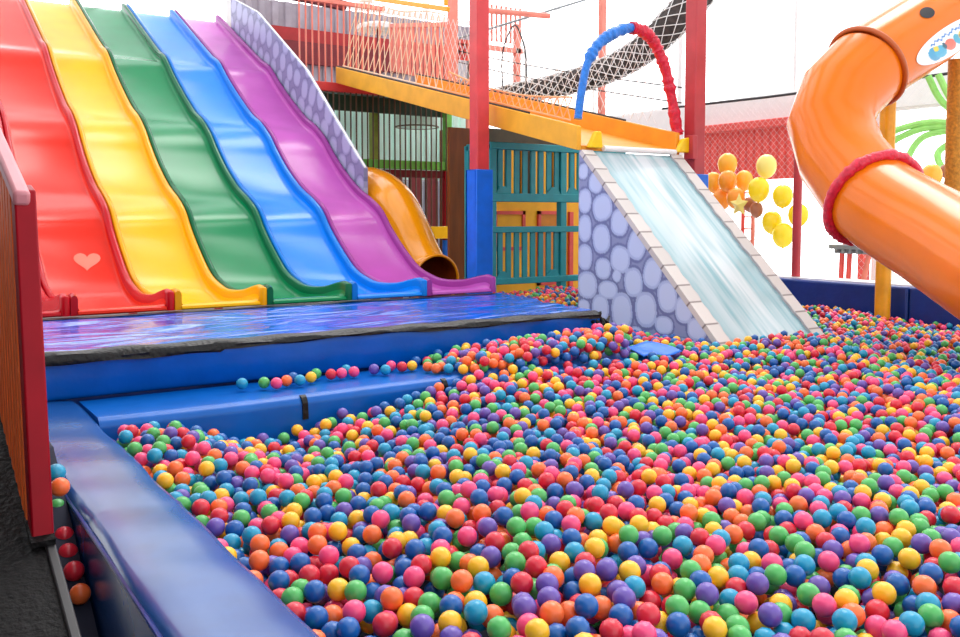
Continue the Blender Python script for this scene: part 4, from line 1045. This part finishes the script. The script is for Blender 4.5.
while yy < y1:
    d = 0.0 if k % 2 == 0 else 0.002
    m.prism([(yy, rz(yy) + 0.006), (yy + 0.04, rz(yy + 0.04) + 0.006), (yy + 0.04 + lean, tp(yy + lean)), (yy + lean, tp(yy + lean))], 'x', 0.350 + d, 0.376 + d); yy += 0.04; k += 1
part(m, 'slatted_panel', M_ORANGE_P, t)
part(MB().bar((0.372, yt - 0.02, tp(yt)), (0.372, 6.4, tp(6.4)), 0.05, 0.05), 'handrail', M_PINKRAIL, t, bevel=0.012)
# sloping board between ramp and border that the stray balls lie on
struct(MB().prism([(2.9, 0.0), (2.9, 0.22), (4.0, 0.80), (4.6, 0.80), (4.6, 0.0)], 'x', 0.425, 0.56), 'trim_4', M_DARKFOAM)

# ------------------------------------------------------------------ balls
BR = 0.0355; BD = 2 * BR
PAL = [('blue', (20, 92, 168), 18), ('turquoise', (24, 150, 190), 12), ('green', (80, 178, 92), 15), ('yellow', (250, 188, 40), 13), ('orange', (246, 112, 54), 14), ('red', (214, 42, 62), 13), ('pink', (245, 76, 128), 14), ('purple', (104, 80, 168), 9)]
BM = [mat('ball_' + n_, c, 0.28, noise=0.05, nscale=20, spec=0.5) for n_, c, w_ in PAL]
CW = []
for i, p in enumerate(PAL): CW += [i] * p[2]
_ico = {}
def ico(k):
    if k not in _ico:
        bm = bmesh.new(); bmesh.ops.create_icosphere(bm, subdivisions=k, radius=1.0)
        _ico[k] = (np.array([v.co[:] for v in bm.verts]), np.array([[v.index for v in f.verts] for f in bm.faces])); bm.free()
    return _ico[k]

def inside(x, y):
    if x < 0.925 + BR or x > PADX - BR - 0.005 or y > 9.42: return False
    if math.hypot(x - 9.22, y - 5.80) < 0.082 + BR: return False
    if y <= 4.925 - BR: return True
    if y < 4.935 + BR and x < 2.9: return False
    if 2.5 < x < 4.9 and y < 5.52 - BR: return (x - 2.6) > (5.45 - y) * 1.2 and (x - 2.6) > 0.25 + (y - 5.2) * 0.8
    if y > 5.5 and x < 4.90 + (y - 5.55) * 0.19 + BR: return False
    if x < 4.9: return False
    if RX0 - BR < x < RX1 + BR:
        if y > 7.1 + BR: pass
        elif y > RYF + 0.3: return False
    if 5.49 < x < 5.83 and 8.34 < y < 8.70: return False
    if 7.38 < x < 7.74 and 6.88 < y < 7.24: return False
    if 5.2 < x < 6.0 and y > 8.95: return False
    if x < 5.25 and y > 7.44: return False
    if y > 7.6 and x < 5.2: return False
    return True
def in_view(x, y, z=0.6, mg=0.45):
    d = x * FW.x + y * FW.y
    if d < 1.5: return False
    s_ = x * RT.x + y * RT.y
    return -0.57 * d - mg < s_ < 0.545 * d + mg + 0.5

grid = {}
balls = []
def land(x, y):
    gx, gy = int(x / BD), int(y / BD); z = base_z(x, y) + BR
    for ix in (gx - 1, gx, gx + 1):
        for iy in (gy - 1, gy, gy + 1):
            for (bx, by, bz) in grid.get((ix, iy), ()):
                d2 = (bx - x) ** 2 + (by - y) ** 2
                if d2 < BD * BD:
                    q = bz + math.sqrt(BD * BD - d2)
                    if q > z: z = q
    return z
R2 = random.Random(11)
area = 0
N_try = 0
for _ in range(52000):
    # uniform over the view wedge, by polar-like depth sampling
    x = R2.uniform(0.95, 9.4); y = R2.uniform(0.6, 9.4)
    if not inside(x, y) or not in_view(x, y): continue
    best = None
    for q in range(6):
        xx = x + (R2.uniform(-BD, BD) if q else 0); yy = y + (R2.uniform(-BD, BD) if q else 0)
        if not inside(xx, yy): continue
        z = land(xx, yy)
        if best is None or z < best[2]: best = (xx, yy, z)
    if best is None: continue
    x, y, z = best
    on_step = 2.5 < x < 4.9 and 4.885 <= y < 5.56
    lim = heap(x, y) + (0.03 if not on_step else max(0.0, 0.07 + 0.06 * (x - 3.0) - 0.03 * (y - 4.95)))
    if z + BR > lim: continue
    grid.setdefault((int(x / BD), int(y / BD)), []).append((x, y, z)); balls.append((x, y, z, R2.choice(CW)))
p_sh = at(651, 352, z=0.70)
balls = [b for b in balls if not (abs(b[0] - p_sh.x) < 0.2 + BR and abs(b[1] - p_sh.y) < 0.13 + BR and b[2] + BR > 0.688)]
print('balls', len(balls))
# hand placed balls: on the step, and in the gap beside the ramp
special = []
def step_ball(u, v, col, lab):
    p = at(u, v, z=0.688 + BR); y = min(max(p.y, 4.99), 5.50); p = at(u, v, y=y); special.append([p.x, y, 0.693 + BR, col, lab])
B_, T_, G_, Y_, O_, R_c, K_, U_ = range(8)
step_ball(242, 384.5, T_, 'turquoise ball lying alone at the outer end of the row on the blue step')
step_ball(264, 383.5, G_, 'green ball second in the row on the blue step')
step_ball(276.5, 384, K_, 'pink ball third in the row on the blue step, against an orange one')
step_ball(286.5, 381.5, O_, 'orange ball touching the pink ball in the row on the blue step')
step_ball(293, 378.5, B_, 'dark blue ball tucked behind the orange ball on the blue step')
step_ball(300, 381, T_, 'turquoise ball in the first bunch on the blue step, before a yellow one')
step_ball(311, 378, Y_, 'yellow ball in the first bunch on the blue step')
step_ball(316, 374.5, G_, 'green ball at the far end of the first bunch on the blue step')
step_ball(331, 375, R_c, 'red ball starting the group of four in mid row on the blue step')
step_ball(341.5, 374, K_, 'pink ball beside the red ball in mid row on the blue step')
step_ball(346, 370.5, T_, 'turquoise ball peeping out behind two pink balls on the blue step')
step_ball(354, 372.5, K_, 'pink ball closing the group of four in mid row on the blue step')
step_ball(374, 370, U_, 'purple ball on the blue step just past the gap after the pink ball')
step_ball(385.5, 370.5, T_, 'turquoise ball between the purple and red balls on the blue step')
step_ball(391, 366.5, K_, 'pink ball behind the turquoise one near the heap end of the step')
step_ball(402, 367.5, R_c, 'red ball on the blue step shortly before the heap')
step_ball(412, 366.5, Y_, 'yellow ball next to the red one shortly before the heap on the step')
step_ball(416, 362, B_, 'blue ball behind the yellow one shortly before the heap on the step')
# gap beside the ramp: a leaning column of balls
GAPX = 0.528
gap = [(60, 487, O_, 'orange ball topmost in the dark gap beside the red pillar'), (57, 508, G_, 'green ball below the orange one in the gap by the red pillar'), (60, 529, G_, 'green ball squeezed behind red ones in the gap by the red pillar'), (64, 536, R_c, 'red ball topmost of the three reds in the dark gap'), (68, 553, R_c, 'red ball in the middle of the three reds in the dark gap'), (74, 571, R_c, 'red ball lowest of the three reds in the dark gap'), (80, 594, O_, 'orange ball lowest in the dark gap beside the black ramp'), (56, 473, T_, 'turquoise ball half hidden above the orange one by the red pillar')]
for u, v, cidx, lab in gap:
    p = at(u, v, x=GAPX); special.append([GAPX, p.y, p.z, cidx, lab])
# push touching hand-placed balls apart
for it in range(60):
    for i in range(len(special)):
        for j in range(i):
            a, b = special[i], special[j]; d = Vector((a[0] - b[0], a[1] - b[1], a[2] - b[2])); L_ = d.length
            if L_ < BD * 1.005:
                d = d / L_ if L_ > 1e-6 else Vector((0, 1, 0)); k = (BD * 1.006 - L_) / 2
                if i < 18: d.z = 0
                else: d.x = 0
                for q in (0, 1, 2): a[q] += d[q] * k; b[q] -= d[q] * k
# drop heap balls that run into the hand-placed ones
sp_np = np.array([s_[:3] for s_ in special])
balls = [b for b in balls if np.min(np.sum((sp_np - np.array(b[:3])) ** 2, 1)) > (BD * 0.99) ** 2]
ALL = np.array([b[:3] for b in balls] + [s_[:3] for s_ in special]); COL = np.array([b[3] for b in balls] + [s_[3] for s_ in special]); NB = len(balls)

# how much of each ball shows, splatted from the viewpoint and from a step to either side
def splat(camp, W=1920, H=1274, sc=2.0, mg=0):
    buf = np.full((H, W), 1e9, np.float32); idx = np.full((H, W), -1, np.int32)
    D = ALL - np.array(camp); z = D @ np.array(FW); u = (CX + F_PX * (D @ np.array(RT)) / z) * sc; v = (CY - F_PX * (D @ np.array(UP)) / z) * sc; r = F_PX * BR / z * sc
    for i in range(len(ALL)):
        if z[i] < 0.3: continue
        x0, x1, y0, y1 = int(max(0, u[i] - r[i])), int(min(W, u[i] + r[i] + 1)), int(max(0, v[i] - r[i])), int(min(H, v[i] + r[i] + 1))
        if x1 <= x0 or y1 <= y0: continue
        yy, xx = np.mgrid[y0:y1, x0:x1]; q = 1 - ((xx - u[i]) ** 2 + (yy - v[i]) ** 2) / r[i] ** 2
        dz = z[i] - BR * np.sqrt(np.maximum(q, 0)); k = (q > 0) & (dz < buf[y0:y1, x0:x1])
        buf[y0:y1, x0:x1][k] = dz[k]; idx[y0:y1, x0:x1][k] = i
    return np.bincount(idx[idx >= 0], minlength=len(ALL)), u / sc, v / sc, r / sc
cnt, U, V_, RR = splat(CAM)
keep = cnt > 0
for off in (-0.7, 0.7): keep |= splat(CAM + RT * off)[0] > 0
keep |= splat(CAM + Vector((0, 0, 0.5)))[0] > 0
order = [i for i in np.argsort(-cnt[:NB])]
frac = cnt / np.maximum(1, math.pi * (RR * 2) ** 2)
infr = (U > 8) & (U < 952) & (V_ < 628)
big = [i for i in order if infr[i] and frac[i] > 0.40][:300 - len(special)]
bigset = set(big)
print('visible', int((cnt > 0).sum()), 'kept', int(keep.sum()), 'single', len(big))

ball_mesh = []
v3, f3 = ico(3)
for i, (n_, c, w_) in enumerate(PAL):
    me = bpy.data.meshes.new('pit_ball_' + n_); me.from_pydata((v3 * BR).tolist(), [], f3.tolist()); me.materials.append(BM[i])
    me.polygons.foreach_set('use_smooth', [True] * len(me.polygons)); ball_mesh.append(me)
proto = None
GROUP = 'coloured plastic balls of the ball pit'
def put_ball(p, col, label):
    global proto
    if proto is None: o = bpy.data.objects.new('pit_ball', ball_mesh[col]); proto = o
    else: o = proto.copy(); o.data = ball_mesh[col]
    C.objects.link(o); o.location = p; o['label'] = label; o['category'] = 'ball'; o['group'] = GROUP
    return o
# what stands next to each single ball, as seen: the balls left, right, above and below it
seen = [i for i in range(len(ALL)) if frac[i] > 0.3 and 0 < U[i] < 960 and V_[i] < 650]
US, VS = U[seen], V_[seen]; seen = np.array(seen)
names = [p[0] for p in PAL]
used = {}
for i in big:
    du = US - U[i]; dv = VS - V_[i]; dd = np.hypot(du, dv); dd[dd < 1e-6] = 1e9
    def nb(k):
        if not k.any(): return None
        j = np.where(k)[0]; return names[COL[seen[j[np.argmin(dd[j])]]]]
    l = nb((du < 0) & (abs(du) >= abs(dv))); r = nb((du > 0) & (abs(du) >= abs(dv))); a = nb((dv < 0) & (abs(dv) > abs(du))); b = nb((dv > 0) & (abs(dv) > abs(du)))
    me = names[COL[i]]
    l, r, a, b = (x or 'nothing' for x in (l, r, a, b))
    where = 'near the blue border' if ALL[i][0] < 1.25 else 'in the near pit'
    lab = '%s ball %s, %s on left, %s right, %s above, %s below' % (me, where, l, r, a, b)
    if lab in used:
        j = used[lab]; o = big[j] if j < len(big) else None
        for word in ('farther one', 'third one', 'fourth one'):
            l2 = '%s ball %s, %s left, %s right, %s above, %s below, %s' % (me, where, l, r, a, b, word)
            if l2 not in used: lab = l2; break
    used[lab] = len(used)
    put_ball(ALL[i], COL[i], lab)
for s_ in special: put_ball(s_[:3], s_[3], s_[4])
# all the others: one mass
rest = [i for i in range(NB) if keep[i] and i not in bigset]
dist = np.linalg.norm(ALL - np.array(CAM), axis=1)
vs_all = []; fs_all = []; mi_all = []; base = 0
for i in rest:
    vv, ff = ico(2) if dist[i] < 8.2 else ico(1)
    vs_all.append(vv * BR + ALL[i]); fs_all.append(ff + base); mi_all.append(np.full(len(ff), COL[i])); base += len(vv)
vs_all = np.concatenate(vs_all).astype(np.float32); fs_all = np.concatenate(fs_all).astype(np.int32); mi_all = np.concatenate(mi_all).astype(np.int32)
me = bpy.data.meshes.new('pit_balls'); me.vertices.add(len(vs_all)); me.vertices.foreach_set('co', vs_all.ravel())
me.loops.add(len(fs_all) * 3); me.loops.foreach_set('vertex_index', fs_all.ravel()); me.polygons.add(len(fs_all)); me.polygons.foreach_set('loop_start', np.arange(0, len(fs_all) * 3, 3, dtype=np.int32))
for m_ in BM: me.materials.append(m_)
me.polygons.foreach_set('material_index', mi_all); me.polygons.foreach_set('use_smooth', np.ones(len(fs_all), bool)); me.update(calc_edges=True)
o = bpy.data.objects.new('pit_balls', me); C.objects.link(o)
tag(o, 'mass of many coloured plastic balls filling the ball pit', 'balls', None, 'stuff')

p = at(651, 352, z=0.70)
bs_ = MB(); bs_.grid(lambda a, b: (p.x - 0.2 + 0.4 * a, p.y - 0.13 + 0.26 * b, 0.70 + 0.05 * b + 0.012 * math.sin(7 * a + 3 * b)), 12, 8)
o = bs_.build('plastic_sheet', M_PADBLUE, None, smooth=True); sm_ = o.modifiers.new('thick', 'SOLIDIFY'); sm_.thickness = 0.006
tag(o, 'flat blue plastic sheet half buried in the balls before the pebble ramp', 'sheet')

# ------------------------------------------------------------------ light
sc = bpy.context.scene
wd = bpy.data.worlds.new('daylight'); sc.world = wd; wd.use_nodes = True
wn = wd.node_tree; tcw = wn.nodes.new('ShaderNodeTexCoord'); dt = wn.nodes.new('ShaderNodeVectorMath'); dt.operation = 'DOT_PRODUCT'
dt.inputs[1].default_value = Vector((0.42, 0.86, 0.30)).normalized()      # the sunlit side of the sky
mr = wn.nodes.new('ShaderNodeMapRange'); mr.interpolation_type = 'SMOOTHSTEP'; mr.inputs['From Min'].default_value = 0.0; mr.inputs['From Max'].default_value = 1.0; mr.inputs['To Min'].default_value = 1.7; mr.inputs['To Max'].default_value = 3.6
wn.links.new(tcw.outputs['Generated'], dt.inputs[0]); wn.links.new(dt.outputs['Value'], mr.inputs['Value']); wn.links.new(mr.outputs['Result'], wn.nodes['Background'].inputs['Strength'])
bg = wd.node_tree.nodes['Background']; bg.inputs['Color'].default_value = (0.96, 0.98, 1.0, 1); bg.inputs['Strength'].default_value = 1.55
sd = bpy.data.lights.new('sun', 'SUN'); so = bpy.data.objects.new('sun', sd); C.objects.link(so)
sd.energy = 1.7; sd.angle = math.radians(28); sd.color = (1, 0.97, 0.92)
so.rotation_euler = Vector((-0.45, -0.35, -1.0)).to_track_quat('-Z', 'Y').to_euler()
vs_ = sc.view_settings; vs_.view_transform = 'Standard'; vs_.look = 'None'; vs_.gamma = 1.0; vs_.exposure = 0.0; vs_.use_curve_mapping = False
sc.cycles.use_denoising = True
sc.cycles.max_bounces = 8
